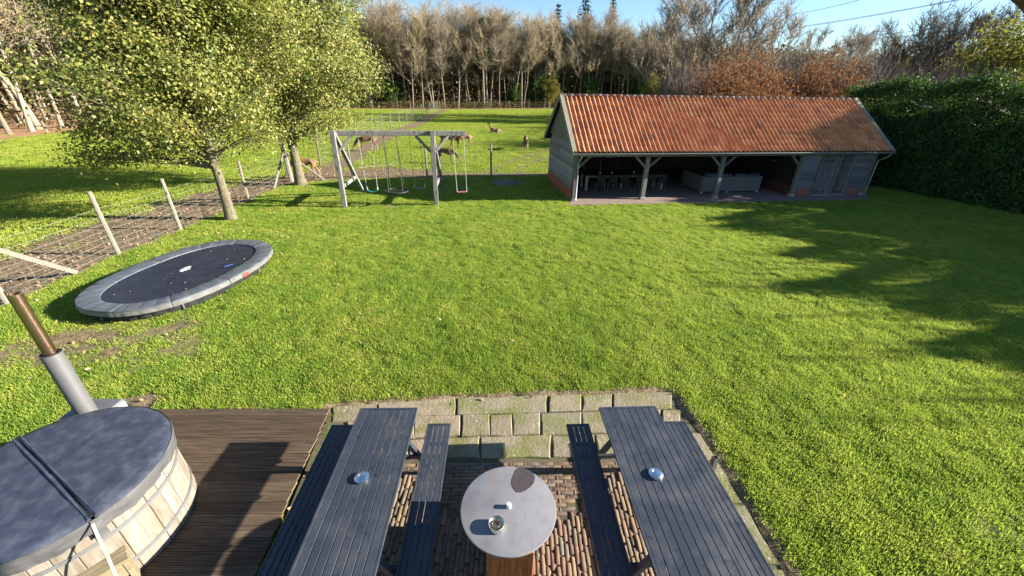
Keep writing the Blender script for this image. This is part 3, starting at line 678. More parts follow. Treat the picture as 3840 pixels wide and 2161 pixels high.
# ------------------------------------------------------------------ deck of grooved boards
deck = thing('wooden_deck', 'dark brown deck of grooved boards between the round tub and the patio', 'deck', (-4.2, 3, 0))
deck['kind'] = 'structure'
bw = 0.142; ang = math.radians(1.4)
prof = [(0, -0.03), (0, -0.002)]
for i in range(9):
    y0 = 0.004 + i * 0.0148
    prof += [(y0, 0.0), (y0 + 0.0075, 0.0), (y0 + 0.0095, -0.007), (y0 + 0.0130, -0.007)]
prof = [p for p in prof if p[0] <= bw - 0.006] + [(bw - 0.006, 0.0), (bw - 0.005, -0.03)]
for i in range(26):
    yb_ = 4.655 - (i + 1) * bw
    xr = np.interp(yb_ + bw / 2, [0.9, 2.3, 4.66], [-2.47, -2.60, -2.81]) + random.uniform(-.006, .006)
    xl = np.interp(yb_ + bw / 2, [0.9, 4.66], [-6.5, -5.42]); mb = MB(); n_ = len(prof)
    z = 0.078 + random.uniform(-.003, .003)
    vs = [(xl - 0, yb_ + p[0] + (xl + 2.8) * math.tan(ang), z + p[1]) for p in prof] + [(xr, yb_ + p[0] + (xr + 2.8) * math.tan(ang), z + p[1]) for p in prof]
    fs = [(j, j + 1, n_ + j + 1, n_ + j)[::-1] for j in range(n_ - 1)] + [tuple(range(n_)), tuple(range(2 * n_ - 1, n_ - 1, -1))]
    mb.add([(v[0] + 4.2, v[1] - 3, v[2]) for v in vs], fs); mb.build('board', M['deck'], deck)
mb = MB()
for x in (-6.2, -5.3, -4.4, -3.5, -2.9): mb.box((x + 4.2, 2.75 - 3, -0.02), (0.07, 3.5, 0.13))
mb.build('joist', M['wood_dark'], deck)

# ------------------------------------------------------------------ round wooden tub
TC = Vector((-4.63, 2.70, 0.078)); TF = math.radians(-27.7)
tub = thing('hot_tub', 'round wooden hot tub with a dark folding vinyl cover on the deck', 'hot tub', TC)
NS = 40; mb = MB(); da = 2 * PI / NS; r0, r1 = 0.935, 0.905
pr = []
for z, ro in ((0.0, r0), (0.45, (r0 + r1) / 2 + 0.004), (0.90, r1)):
    for a, rr in ((-da / 2 + 0.0022, ro - 0.045), (-da / 2 + 0.0022, ro - 0.004), (-da / 2 + 0.010, ro), (da / 2 - 0.010, ro), (da / 2 - 0.0022, ro - 0.004), (da / 2 - 0.0022, ro - 0.045)):
        pr.append((rr * math.cos(a), rr * math.sin(a), z))
fs = [(j * 6 + q, j * 6 + (q + 1) % 6, (j + 1) * 6 + (q + 1) % 6, (j + 1) * 6 + q) for j in range(2) for q in range(6)] + [(5, 4, 3, 2, 1, 0), (12, 13, 14, 15, 16, 17)]
sm = MB().add(pr, fs).mesh('stave'); sm.materials.append(M['stave'])
for i in range(NS):
    o = bpy.data.objects.new('stave', sm); COL.objects.link(o); o.parent = tub; o.rotation_euler = (0, 0, i * da + random.uniform(-.003, .003))
    q = 1 + random.uniform(-.003, .003); o.scale = (q, q, 1)
for z in (0.16, 0.60):
    rr = r0 + (r1 - r0) * z / 0.9 + 0.004
    MB().lathe([(rr, z), (rr + 0.006, z + 0.002), (rr + 0.006, z + 0.043), (rr, z + 0.045)], 72).build('hoop', M['hoop'], tub, smooth=True)
MB().lathe([(0.01, 0.03), (0.88, 0.03)], 40).build('tub_floor', M['wood_dark'], tub)
def half_cover(name, a0, a1):
    h = MB(); zt = 0.90
    h.lathe([(0.012, zt + .072), (0.3, zt + 0.074), (0.62, zt + 0.070), (0.88, zt + 0.060), (0.945, zt + 0.048), (0.962, zt + 0.030), (0.962, zt + 0.002), (0.9, zt), (0.012, zt)], 40, a0=a0 + 0.014, a1=a1 - 0.014)
    # flat end along the fold
    o = h.build(name, M['cover'], tub, smooth=True)
    for v in o.data.vertices:
        n_ = fbm(np.array(v.co.x * 1.0 + 5 + a0), np.array(v.co.y), 0.22); v.co.z += (float(n_) - 0.5) * 0.010 if v.co.z > zt + 0.05 else 0
    k = MB(); n = 90; vs = []
    for j in range(n + 1):
        a = a0 + 0.03 + (a1 - a0 - 0.06) * j / n; w = math.sin(a * 23) * 0.005 + math.sin(a * 57 + 1) * 0.003
        for r_, z in ((0.966, 0.038), (0.970 + w * .3, -0.01), (0.962 + w, -0.07), (0.955 + w * 1.8, -0.125 + 0.012 * math.sin(a * 9)), (0.949 + w * 1.8, -0.125 + 0.012 * math.sin(a * 9))):
            vs.append((r_ * math.cos(a), r_ * math.sin(a), zt + z))
    k.add(vs, [(j * 5 + q, (j + 1) * 5 + q, (j + 1) * 5 + q + 1, j * 5 + q + 1) for j in range(n) for q in range(4)])
    k.build('skirt', M['skirt'], o, smooth=True)
    return o
half_cover('cover', TF, TF + PI)
half_cover('cover', TF + PI, TF + 2 * PI)
e = Vector((math.cos(TF), math.sin(TF), 0)); pe = Vector((-e.y, e.x, 0))
w = MB()
for s_ in (-1, 1):
    w.tube([e * (-0.95) + pe * s_ * 0.028 + Vector((0, 0, 0.95)), e * -0.5 + pe * s_ * 0.026 + Vector((0, 0, 0.974)), pe * s_ * 0.024 + Vector((0, 0, 0.978)), e * 0.5 + pe * s_ * 0.026 + Vector((0, 0, 0.974)), e * 0.955 + pe * s_ * 0.028 + Vector((0, 0, 0.95))], [0.012, 0.013, 0.012, 0.014, 0.012], 6)
w.build('fold_welt', M['cover'], tub, smooth=True)
MB().beam(e * -0.94 + Vector((0, 0, 0.953)), e * 0.94 + Vector((0, 0, 0.953)), 0.05, 0.01).build('fold_strip', M['soot'], tub)
h = MB(); q0 = e * 0.975 + Vector((0, 0, 0.90))
h.beam(q0 + Vector((0, 0, .04)), q0 + e * 0.03 - Vector((0, 0, 0.17)), 0.07, 0.012, up=e); h.build('handle', M['skirt'], tub, bevel=0.004)
pts = [at(232, 1318, 1.0), at(246, 1350, 0.93), at(268, 1395, 0.82), at(292, 1452, 0.62), at(300, 1475, 0.5)]
h = MB()
for a_, b_ in zip(pts[:-1], pts[1:]): h.beam(Vector(a_) - TC, Vector(b_) - TC + (Vector(b_) - Vector(a_)) * 0.02, 0.024, 0.008)
h.build('strap', M['cream'], tub, bevel=0.003)
# step in front of the tub
pa, pb = at(317, 1376, 0.50), at(205, 1440, 0.50); d_ = (pb - pa).normalized(); nrm = Vector((-d_.y, d_.x, 0))
if nrm.dot(Vector((TC.x, TC.y, 0)) - Vector((pa.x, pa.y, 0))) < 0: nrm = -nrm
step = thing('tub_step', 'weathered wooden step standing against the side of the round tub', 'step', (pa.x, pa.y, 0.078), math.atan2(d_.y, d_.x))
sg = 1 if (nrm.dot(Vector((-d_.y, d_.x, 0))) > 0) else -1
for i in range(3): MB().box((0.36, sg * (0.05 + i * 0.098) - sg * 0.16, 0.405), (0.72, 0.094, 0.035)).build('tread', M['step_wood'], step, bevel=0.004)
for x in (0.035, 0.685):
    MB().box((x, sg * -0.012, 0.194), (0.04, 0.28, 0.386)).build('side_board', M['step_wood'], step, bevel=0.004)
MB().box((0.36, sg * -0.14, 0.30), (0.60, 0.025, 0.17)).build('riser', M['step_wood'], step, bevel=0.004)

# stove with its flue
SX, SY = -5.225, 3.648
stove = thing('wood_stove', 'outdoor tub stove with a tall steel flue and a copper tinted pipe', 'stove', (SX, SY, 0.0))
MB().box((-0.05, 0.0, 0.47), (0.50, 0.58, 0.84)).build('firebox', M['steel'], stove, bevel=0.02)
MB().lathe([(0.094, 0.80), (0.094, 1.80), (0.096, 1.80), (0.096, 1.812), (0.090, 1.812), (0.090, 1.4)], 32).build('flue_jacket', M['steel'], stove, smooth=True)
for a_, z_ in ((-0.9, 1.62), (-0.75, 1.25), (-1.2, 0.98)): MB().lathe([(0.0, 0.004), (0.006, 0.002), (0.007, 0)], 6, (0.096 * math.cos(a_), 0.096 * math.sin(a_), z_)).build('rivet', M['steel'], stove)
MB().lathe([(0.058, 1.35), (0.058, 2.565), (0.0585, 2.57), (0.054, 2.57), (0.054, 1.9)], 28).build('flue_pipe', M['copper'], stove, smooth=True)
for a_ in (0.3, 2.4, 4.5):
    h = MB()
    p0 = Vector((0.055 * math.cos(a_), 0.055 * math.sin(a_), 2.565)); p1 = Vector((0.08 * math.cos(a_ + .5), 0.08 * math.sin(a_ + .5), 2.64)); p2 = Vector((0.055 * math.cos(a_ + 1.0), 0.055 * math.sin(a_ + 1.0), 2.565))
    h.beam(p0, p1, 0.012, 0.003); h.beam(p1, p2, 0.012, 0.003)
    h.build('cowl_bracket', M['copper'], stove)
MB().lathe([(0.084, 1.806), (0.070, 1.815), (0.060, 1.80)], 28).build('flue_collar', M['soot'], stove, smooth=True)
p_ = at(262, 1030, 0.86); bx = MB(); bx.box((p_.x - SX, p_.y - SY, 0.74), (0.34, 0.24, 0.26), Matrix.Rotation(0.2, 3, 'Z')); bx.build('fill_hatch', M['white'], stove, bevel=0.012)

# ------------------------------------------------------------------ picnic tables
def picnic_table(side, fl, fr, nl, nr, ib, ob, label, bench_dx):
    zt, zb = 0.745, 0.45
    FL, FR, NL, NR = [at(p[0] / S, p[1] / S, zt) for p in (fl, fr, nl, nr)]
    ld = ((NL - FL).normalized() + (NR - FR).normalized()).normalized(); wd = Vector((-ld.y, ld.x, 0))
    if wd.x < 0: wd = -wd
    W = (FR - FL).dot(wd); L = 2.26
    c = (FL + FR) / 2 + ld * L / 2
    t = thing('picnic_table', label, 'picnic table', (c.x, c.y, 0), math.atan2(wd.y, wd.x), 'anthracite picnic tables on the patio')
    yl = Vector((-wd.y, wd.x, 0)).dot(ld)      # -1: towards the house is local -y
    def bars(w_, z, x0, ns, fw, parent, prefix):
        th = 0.030
        for s_ in (-1, 1):
            MB().box((x0 + s_ * (w_ / 2 - fw / 2), 0, z - th / 2), (fw, L, th)).build('frame_bar', M['alu'], parent, bevel=0.002)
            MB().box((x0, s_ * (L / 2 - fw / 2), z - th / 2 - 0.0005), (w_ - 2 * fw - 0.002, fw, th - 0.001)).build('frame_bar', M['alu'], parent, bevel=0.002)
        inn = w_ - 2 * fw; pw = inn / ns; g = 0.0085
        for i in range(ns):
            xx = x0 - inn / 2 + (i + 0.5) * pw
            o = MB().box((xx, 0, z - 0.012 - 0.0015 + random.uniform(-.0008, .0008)), (pw - g, L - 2 * fw - 0.008, 0.024)).build('slat', M['alu'], parent, bevel=0.0025)
        for s_ in (-0.9, -0.32, 0.32, 0.9): MB().box((x0, s_ * L / 2 * 0.8, z - 0.041), (w_ - 0.07, 0.035, 0.03)).build('cross_bar', M['alu'], parent)
    bars(W, zt, 0, 8, 0.028, t, 'top_')
    for x0 in bench_dx:
        b_ = thing('bench', None, None); b_.parent = t
        bars(0.316, zb, x0, 4, 0.022, b_, 'seat_'); 
    for s_ in (-1, 1):
        y = s_ * 0.70
        for q in (-1, 1): MB().beam((q * 0.25, y, zt - 0.058), (q * 0.60, y, 0.012), 0.06, 0.06, up=(0, 1, 0)).build('leg', M['alu'], t, bevel=0.004)
        MB().box((0, y + 0.046 * -s_, zb - 0.085), (abs(bench_dx[0]) + abs(bench_dx[1]) + 0.2, 0.03, 0.055)).build('bearer', M['alu'], t, bevel=0.003)
    return t
tl = picnic_table('l', (1351, 1532), (1567, 1526), (1078, 2161), (1407, 2161), None, None, 'dark grey slatted picnic table with benches, left of the round plate, beside the deck', (-0.652, 0.645))
tr = picnic_table('r', (2246, 1527), (2458, 1521), (2467, 2161), (2787, 2161), None, None, 'dark grey slatted picnic table with benches, right of the round plate, beside the lawn', (-0.655, 0.705))
def ashtray(p, r, label, group='silver lidded tins on the picnic tables'):
    t = thing('lidded_tin', label, 'tin', (p.x, p.y, 0.7455), 0, group)
    MB().lathe([(0.0, 0.0), (r * .93, 0.0), (r, 0.008), (r, 0.022), (r * .97, 0.026)], 36).build('base', M['polish'], t, smooth=True)
    MB().lathe([(r * 1.02, 0.022), (r * 1.03, 0.027), (r * .9, 0.032), (r * .82, 0.030), (r * .70, 0.036), (r * .52, 0.037), (r * .46, 0.033), (r * .30, 0.036), (0.0, 0.037)], 36).build('lid', M['polish'], t, smooth=True)
ashtray(at(910, 1201, 0.765), 0.074, 'silver round lidded tin on the picnic table next to the deck')
ashtray(at(1650, 1192, 0.765), 0.076, 'silver round lidded tin on the picnic table next to the lawn')
# square tube stub beside the right hand table
tb = thing('ground_tube', 'short grey square metal tube standing in the edge of the paving', 'tube', (2.70, 3.655, 0.0), 0.2)
h = MB(); o_, i_ = 0.031, 0.025
h.add([(x * q, y * q, z) for z, q in ((-.02, o_), (0.30, o_), (0.30, i_), (0.10, i_)) for x, y in ((-1, -1), (1, -1), (1, 1), (-1, 1))], [(j * 4 + k_, j * 4 + (k_ + 1) % 4, (j + 1) * 4 + (k_ + 1) % 4, (j + 1) * 4 + k_) for j in range(3) for k_ in range(4)])
h.build('tube', M['hoop'], tb)
MB().lathe([(0.0, 0.012), (0.05, 0.012), (0.055, 0.0)], 12).build('foot', M['stone_foot'], tb)

# ------------------------------------------------------------------ fire table
PC = Vector((0.0, 2.475, 0.0)); ft = thing('fire_table', 'round grey fire plate on a rusted steel pedestal between the picnic tables', 'fire table', PC)
MB().lathe([(0.0, 0.926), (0.448, 0.926), (0.461, 0.932), (0.463, 0.940), (0.460, 0.948), (0.452, 0.950), (0.0, 0.950)], 96).build('plate', M['concrete'], ft, smooth=True)
h = MB(); h.box((0.022, 0.0, 0.60), (0.424, 0.80, 0.62)); h.build('pedestal', M['corten'], ft, bevel=0.006)
h = MB(); h.box((0.022, 0.0, 0.15), (0.44, 0.84, 0.29)); h.build('pedestal_base', M['corten'], ft, bevel=0.006)
pp = [at(x, y, 0.951) - PC for x, y in ((1291, 1197), (1297, 1183), (1306, 1176), (1318, 1177), (1332, 1184), (1343, 1193), (1346, 1202), (1343, 1215), (1334, 1226), (1322, 1234), (1310, 1239), (1300, 1239), (1293, 1232), (1287, 1219), (1287, 1207))]
MB().prism([(p.x, p.y) for p in pp], 0.949, 0.9525).build('dark_patch', M['patch_dark'], ft)  # thin dark rounded patch set on the plate
MB().lathe([(0.0, 0.95), (0.024, 0.95), (0.024, 0.992), (0.022, 0.995), (0.0, 0.995)], 24, (0.003, 0.0, 0)).build('knob', M['white'], ft, smooth=True)
t = thing('burner_tin', 'round brassy spirit burner tin standing on the grey fire plate', 'burner', (-0.107, 2.275, 0.9505)); r = 0.074
MB().lathe([(0, 0), (r * .96, 0), (r, 0.004), (r, 0.058), (r * .98, 0.060), (r * .94, 0.058), (r * .93, 0.045)], 40).build('rim', M['polish'], t, smooth=True)
MB().lathe([(r * .92, 0.050), (r * .80, 0.040), (r * .66, 0.036), (r * .58, 0.046), (r * .50, 0.048)], 40).build('cup', M['brass'], t, smooth=True)
MB().lathe([(r * .52, 0.045), (r * .50, 0.060), (r * .38, 0.060), (r * .36, 0.03)], 32).build('collar', M['polish'], t, smooth=True)
MB().lathe([(0, 0.030), (r * .38, 0.030)], 24).build('wick', M['brown'], t)

# ------------------------------------------------------------------ trampoline
TRP = Vector((TR_C[0], TR_C[1], 0)); tramp = thing('trampoline', 'large oval trampoline with a grey edge pad low on the lawn', 'trampoline', TRP)
def tr_pt(th, a, b, e=2.35):
    c, s_ = math.cos(th), math.sin(th)
    x = a * math.copysign(abs(c) ** (2 / e), c); y = b * math.copysign(abs(s_) ** (2 / e), s_)
    C_, S_ = math.cos(TR_TH), math.sin(TR_TH); return (x * C_ - y * S_, x * S_ + y * C_)
A1, B1, A0, B0 = 2.20, 1.52, 1.83, 1.10
NP = 10
for i in range(NP):
    t0, t1 = 2 * PI * (i + 0.3) / NP, 2 * PI * (i + 1.3) / NP; n = 22; vs = []; sk = []
    for j in range(n + 1):
        th = t0 + (t1 - t0) * (0.006 + 0.988 * j / n)
        wv = 0.006 * math.sin(th * 31) + 0.004 * math.sin(th * 67 + 2); edge = 0.012 if j in (0, n) else 0
        for f, z in ((1.0, 0.290), (0.992, 0.318), (0.93, 0.324 + wv), (0.5, 0.322 + wv), (0.12, 0.314 + wv), (0.02, 0.304), (0.0, 0.288)):
            vs.append((*tr_pt(th, A0 + (A1 - A0) * f, B0 + (B1 - B0) * f), z - edge))
        for f, z in ((1.004, 0.288), (1.02 + wv * 2, 0.255), (1.03 + wv * 4, 0.195 + wv), (1.0 + wv * 4, 0.190 + wv)):
            sk.append((*tr_pt(th, A0 + (A1 - A0) * f, B0 + (B1 - B0) * f), z))
    o = MB().add(vs, [(j * 7 + q, j * 7 + q + 1, (j + 1) * 7 + q + 1, (j + 1) * 7 + q)[::-1] for j in range(n) for q in range(6)]).build('pad_section', M['pad'], tramp, smooth=True)
    MB().add(sk, [(j * 4 + q, j * 4 + q + 1, (j + 1) * 4 + q + 1, (j + 1) * 4 + q) for j in range(n) for q in range(3)]).build('pad_skirt', M['padside'], o, smooth=True)
n = 120; vs = [(0, 0, 0.262)]
for f, dz in ((0.4, 0.263), (0.75, 0.268), (1.0, 0.280)):
    vs += [(*tr_pt(2 * PI * j / n, A0 * f + 0.02 * (f == 1), B0 * f + 0.02 * (f == 1)), dz) for j in range(n)]
fs = [(0, 1 + j, 1 + (j + 1) % n) for j in range(n)] + [(1 + r_ * n + j, 1 + (r_ + 1) * n + j, 1 + (r_ + 1) * n + (j + 1) % n, 1 + r_ * n + (j + 1) % n) for r_ in range(2) for j in range(n)]
MB().add(vs, fs).build('jumping_mat', M['mat'], tramp, smooth=True)
h = MB(); h.tube([(*tr_pt(2 * PI * j / 64, 2.12, 1.44), 0.265) for j in range(65)], 0.025, 8, cap=False); h.build('frame', M['steel'], tramp, smooth=True)
vs = []; n = 160
for j in range(n):
    th = 2 * PI * j / n; w_ = 0.012 * math.sin(th * 37) + 0.008 * math.sin(th * 83)
    for f, z in ((2.135 + w_, 0.26), (2.10 + w_, 0.12), (2.06 + w_, -0.03)): vs.append((*tr_pt(th, f, f - 0.68), z))
MB().add(vs, [(j * 3 + q, j * 3 + q + 1, ((j + 1) % n) * 3 + q + 1, ((j + 1) % n) * 3 + q)[::-1] for j in range(n) for q in range(2)]).build('frame_net', M['net'], tramp, smooth=True)
for th in (0.55, 1.3, 2.2, 3.1, 4.05, 5.0, 5.9):
    x, y = tr_pt(th, 2.10, 1.42); MB().tube([(x, y, 0.25), (x, y, -0.02)], 0.020, 8).build('leg', M['steel'], tramp)
def on_mat(pts, z): return [(p.x - TRP.x, p.y - TRP.y) for p in (at((600 + x * .0621) / S, (980 + y * .0621) / S, z) for x, y in pts)]
lg = MB().prism(on_mat([(1175, 580), (1250, 500), (1400, 425), (1560, 352), (1660, 335), (1740, 290), (1810, 300), (1890, 310), (1870, 345), (1822, 365), (1800, 430), (1700, 500), (1500, 550), (1420, 570), (1330, 635), (1190, 630)], 0.27), 0.266, 0.2715).build('logo', M['white'], tramp)
M['logogrey'] = surf('logo_grey', [(0.3, (0.20, 0.20, 0.24)), (0.7, (0.28, 0.28, 0.32))], 6, (1, 1, 1), 0.6, 0.0)
for pl in ([(1275, 560), (1300, 525), (1400, 460), (1510, 408), (1500, 440), (1400, 490), (1320, 550)], [(1610, 480), (1640, 440), (1730, 420), (1790, 385), (1770, 430), (1700, 460)]):
    MB().prism(on_mat(pl, 0.274), 0.2712, 0.2735).build('logo_stroke', M['logogrey'], lg)
def side_label(px, py, w_, h_, mat, name):
    th = min((k_ * 0.01 for k_ in range(629)), key=lambda t_: abs(project((*[a_ + b_ for a_, b_ in zip(tr_pt(t_, 2.225, 1.545), TR_C)], 0.245))[0] - px) + (1e5 if project((*[a_ + b_ for a_, b_ in zip(tr_pt(t_, 2.225, 1.545), TR_C)], 0.245))[1] < 600 + (px - 200) * -0.02 + 40 else 0))
    x, y = tr_pt(th, 2.232, 1.552); x2, y2 = tr_pt(th + 0.02, 2.232, 1.552); a_ = math.atan2(y2 - y, x2 - x)
    MB().box((x, y, 0.24), (w_, 0.006, h_), Matrix.Rotation(a_, 3, 'Z')).build(name, mat, tramp, bevel=0.002)
side_label(620, 672, 0.20, 0.075, M['red'], 'label_patch')
pb_ = at(575, 668, 0.335); MB().box((pb_.x - TRP.x, pb_.y - TRP.y, 0.336), (0.20, 0.02, 0.012), Matrix.Rotation(1.0, 3, 'Z')).build('blue_tag', M['blue'], tramp)

# ------------------------------------------------------------------ swing frame and swings
PL, PR = at(868, 522), at(1099, 516); bd = (PR - PL).normalized(); bn = Vector((-bd.y, bd.x, 0))
sw = thing('swing_set', 'weathered timber swing frame with two legs at each end on the lawn', 'swing set', PL)
def loc(p): return Vector(p) - PL
BO = 0.14        # the beam lies behind the posts
def beam_pt(px, py):   # a pixel on the vertical plane through the beam
    d = ray(px, py); o = np.array([0, 0, EYE]); p0 = np.array(PL + bn * BO); nn = np.array(bn); t = ((p0 - o) @ nn) / (d @ nn); return Vector(o + d * t)
for P, base, tp in ((PL, (868, 522), (863, 333)), (PR, (1099, 516), (1095, 331))):
    top = Vector((P.x + (0.03 if P is PL else 0.02), P.y, 3.02))
    pts = [P + (top - P) * f + Vector((random.uniform(-.018, .018) * (0 < f < 1), random.uniform(-.01, .01), 0)) for f in (-0.02, 0.2, 0.42, 0.65, 0.85, 1)]
    m_ = MB(); vs = []
    for q in pts:
        hw = 0.088 + random.uniform(-.006, .006)
        for a, b_ in ((-1, -1), (1, -1), (1, 1), (-1, 1)): vs.append(loc(q + bd * a * hw + bn * b_ * hw))
    m_.add(vs, [(j * 4 + k_, j * 4 + (k_ + 1) % 4, (j + 1) * 4 + (k_ + 1) % 4, (j + 1) * 4 + k_) for j in range(5) for k_ in range(4)] + [(3, 2, 1, 0), (20, 21, 22, 23)]).build('post', M['wood_swing'], sw, bevel=0.012)
b0, b1 = beam_pt(849, 339), beam_pt(1171, 335)
zb_ = 2.90; b0.z = zb_; b1.z = zb_ + 0.0
MB().beam(loc(b0), loc(b1), 0.12, 0.19).build('beam', M['wood_swing'], sw, bevel=0.012)
FLt, FRt = at(914, 482), at(1115, 476)
for P, Fo, (l1, l2) in ((PL, FLt, ((875, 472), (917, 452))), (PR, FRt, ((1103, 470), (1119, 452)))):
    tp = P + bn * 0.27 + Vector((0, 0, 2.90)); MB().beam(loc(Fo + Vector((0, 0, -0.05))), loc(tp), 0.15, 0.11).build('rear_leg', M['wood_swing'], sw, bevel=0.012)
    zz = at_y(l1[0], l1[1], P.y).z; f = zz / 2.9; rr = Fo.lerp(tp, f); rr.z = zz + 0.02
    st = P + Vector((0, 0, zz)) + (Vector((rr.x - P.x, rr.y - P.y, 0)).normalized() * 0.09)
    MB().beam(loc(st), loc(rr), 0.09, 0.15).build('tie_rail', M['wood_swing'], sw, bevel=0.01)
for P, sgn in ((PL, 1), (PR, 1), (PR, -1)):
    MB().beam(loc(P + bd * sgn * 0.08 + bn * 0.05 + Vector((0, 0, 2.18))), loc(P + bd * sgn * 0.66 + bn * BO + Vector((0, 0, 2.81))), 0.09, 0.10).build('knee_brace', M['wood_swing'], sw, bevel=0.008)
def c2(x, y): return (900 + x * .5862) / S, y * .5862 / S
def swing(label, seat_px, t0, t1, mat, kind, rope):
    s0 = beam_pt(*c2(*seat_px)); a, b_ = beam_pt(*c2(*t0)), beam_pt(*c2(*t1)); a.z = b_.z = zb_ - 0.10
    r_ = thing('swing' if kind != 'nest' else 'nest_swing', label, 'swing', s0, math.atan2(bd.y, bd.x), 'swings hanging from the timber beam')
    def L_(p):
        q = Vector(p) - s0; return Vector((q.dot(bd), q.dot(bn), q.z))
    if kind == 'nest':
        R_ = 0.47
        MB().tube([(R_ * math.cos(2 * PI * j / 36), R_ * math.sin(2 * PI * j / 36), 0) for j in range(37)], 0.035, 8, cap=False).build('ring', M['soot'], r_, smooth=True)
        h = MB()
        for j in range(-3, 4):
            w_ = math.sqrt(R_ ** 2 - (j * .13) ** 2); h.tube([(-w_, j * .13, 0), (0, j * .13, -0.05), (w_, j * .13, 0)], 0.006, 4); h.tube([(j * .13, -w_, 0), (j * .13, 0, -0.05), (j * .13, w_, 0)], 0.006, 4)
        h.build('net', M['rope_dark'], r_)
        for tp in (L_(a), L_(b_)):
            for sy in (-1, 1):
                sx = -1 if tp.x < 0 else 1
                MB().tube([tp, (sx * R_ * .62, sy * R_ * .78, 0.02)], 0.014, 5).build('rope', M['rope_dark'], r_)
        return
    hw = 0.21; h = MB(); n = 10; vs = []
    for j in range(n + 1):
        x = -hw + 2 * hw * j / n; z = (-0.07 * (1 - (x / hw) ** 2) if kind == 'belt' else 0)
        for y, dz in ((-0.07, 0), (0.07, 0), (0.07, 0.022), (-0.07, 0.022)): vs.append((x, y, z + dz - 0.01))
    h.add(vs, [(j * 4 + k_, j * 4 + (k_ + 1) % 4, (j + 1) * 4 + (k_ + 1) % 4, (j + 1) * 4 + k_) for j in range(n) for k_ in range(4)] + [(3, 2, 1, 0), tuple(n * 4 + k_ for k_ in range(4))])
    h.build('seat', mat, r_, bevel=0.006)
    for sx, tp in ((-1, L_(a)), (1, L_(b_))):
        bt = Vector((sx * hw, 0, 0.02)); md = bt.lerp(tp, 0.42); k1 = bt.lerp(tp, 0.12)
        o = MB().tube([bt, k1, md, tp], [0.016, 0.011, 0.009, 0.009], 5).build('rope', rope, r_)
        if kind == 'belt': MB().prism([(sx * hw - 0.02, -0.05), (sx * hw + 0.02, -0.05), (sx * hw + 0.02, 0.05), (sx * hw - 0.02, 0.05)], 0.0, 0.10).build('hanger', M['rope_pale'], r_, bevel=0.008)
swing('turquoise belt swing seat on pale ropes, nearest the first swing post', (848, 1216), (752, 868), (838, 868), M['teal'], 'belt', M['rope_pale'])
swing('black round nest swing on four dark ropes under the beam', (1003, 1222), (916, 866), (996, 866), None, 'nest', M['rope_dark'])
swing('blue green belt swing seat on golden ropes beside the nest swing', (1150, 1196), (1080, 864), (1148, 864), M['teal2'], 'belt', M['rope_gold'])
swing('pink flat swing seat hanging outside the second post', (1420, 1228), (1360, 858), (1430, 858), M['pink'], 'flat', M['rope_pale'])

# ------------------------------------------------------------------ fences
def fence(label, pts, hts, wr, dv, zs, name='wire_fence', braces=(), lean=0.02, pr=0.055, zig=True, verticals=True, mat=None):
    o3 = Vector((pts[0][0], pts[0][1], 0)); f = thing(name, label, 'fence', o3); n = len(pts); rnd = random.Random(len(label))
    tops = []
    for i, p in enumerate(pts):
        h_ = hts[i % len(hts)]; b = Vector((p[0], p[1], 0)) - o3; tp = b + Vector((rnd.uniform(-lean, lean), rnd.uniform(-lean, lean), h_)); tops.append(tp)
        r_ = pr * rnd.uniform(0.9, 1.12)
        MB().tube([b + Vector((0, 0, -.1)), b.lerp(tp, 0.5) + Vector((rnd.uniform(-.012, .012), 0, 0)), tp], [r_ * 1.05, r_, r_ * .92], 7).build('post', mat or M['wood_post'], f)
    for i in range(n - 1):
        a0 = Vector((pts[i][0], pts[i][1], 0)) - o3; a1 = Vector((pts[i + 1][0], pts[i + 1][1], 0)) - o3
        h_ = MB(); L = (a1 - a0).length; k_ = max(1, int(L / dv)); off = Vector((a1.y - a0.y, -(a1.x - a0.x), 0)).normalized() * pr
        sag = lambda t_: -0.03 * 4 * t_ * (1 - t_)
        for z in zs:
            h_.tube([a0 + off + Vector((0, 0, z)), a0.lerp(a1, .33) + off + Vector((0, 0, z + sag(.33))), a0.lerp(a1, .67) + off + Vector((0, 0, z + sag(.67))), a1 + off + Vector((0, 0, z))], wr, 3, cap=False)
        if verticals:
            for j in range(1, k_):
                t_ = j / k_; b = a0.lerp(a1, t_) + off
                h_.tube([b + Vector((rnd.uniform(-.012, .012), rnd.uniform(-.01, .01), z + sag(t_))) for z in (zs if zig else (zs[0], zs[-1]))], wr, 3, cap=False)
        h_.build('wire_mesh', M['wire'], f)
    for (p0, p1, r_) in braces: MB().tube([Vector(p0) - o3, Vector(p1) - o3], r_, 7).build('brace', M['wood_post'], f)
    return f
ZS = (0.04, 0.18, 0.33, 0.48, 0.63, 0.79, 0.97, 1.17, 1.40)
cp = FENCE_A[-1]
bw0, bw1 = at(195, 687), None
fa = fence('pale wooden post and sheep wire fence between the lawn and the bare strip', FENCE_A, [1.8, 1.75, 1.86, 1.75, 1.68, 1.9], 0.0032, 0.17, ZS, braces=[])
o3 = Vector((FENCE_A[0][0], FENCE_A[0][1], 0))
MB().beam(Vector((bw0.x, bw0.y, 0.0)) - o3, Vector((-11.58, 7.95, 1.45)) - o3, 0.03, 0.12, up=(0, 0.7, 0.7)).build('brace', M['wood_post'], fa, bevel=0.006)
MB().beam(Vector((-11.45, 8.0, 0.12)) - o3, Vector((-12.9, 7.2, 0.30)) - o3, 0.10, 0.10).build('rail', M['wood_post'], fa, bevel=0.02)
cpost = Vector((cp[0], cp[1], 0))
fb = fence('wooden post and wire fence behind the swings, reaching to the shed', FENCE_B[1:] , [1.72, 1.70, 1.80, 1.5], 0.0030, 0.20, ZS)
fc = thing('corner_post', 'thick dark corner post with two slanting braces beside the second oak', 'fence post', cpost)
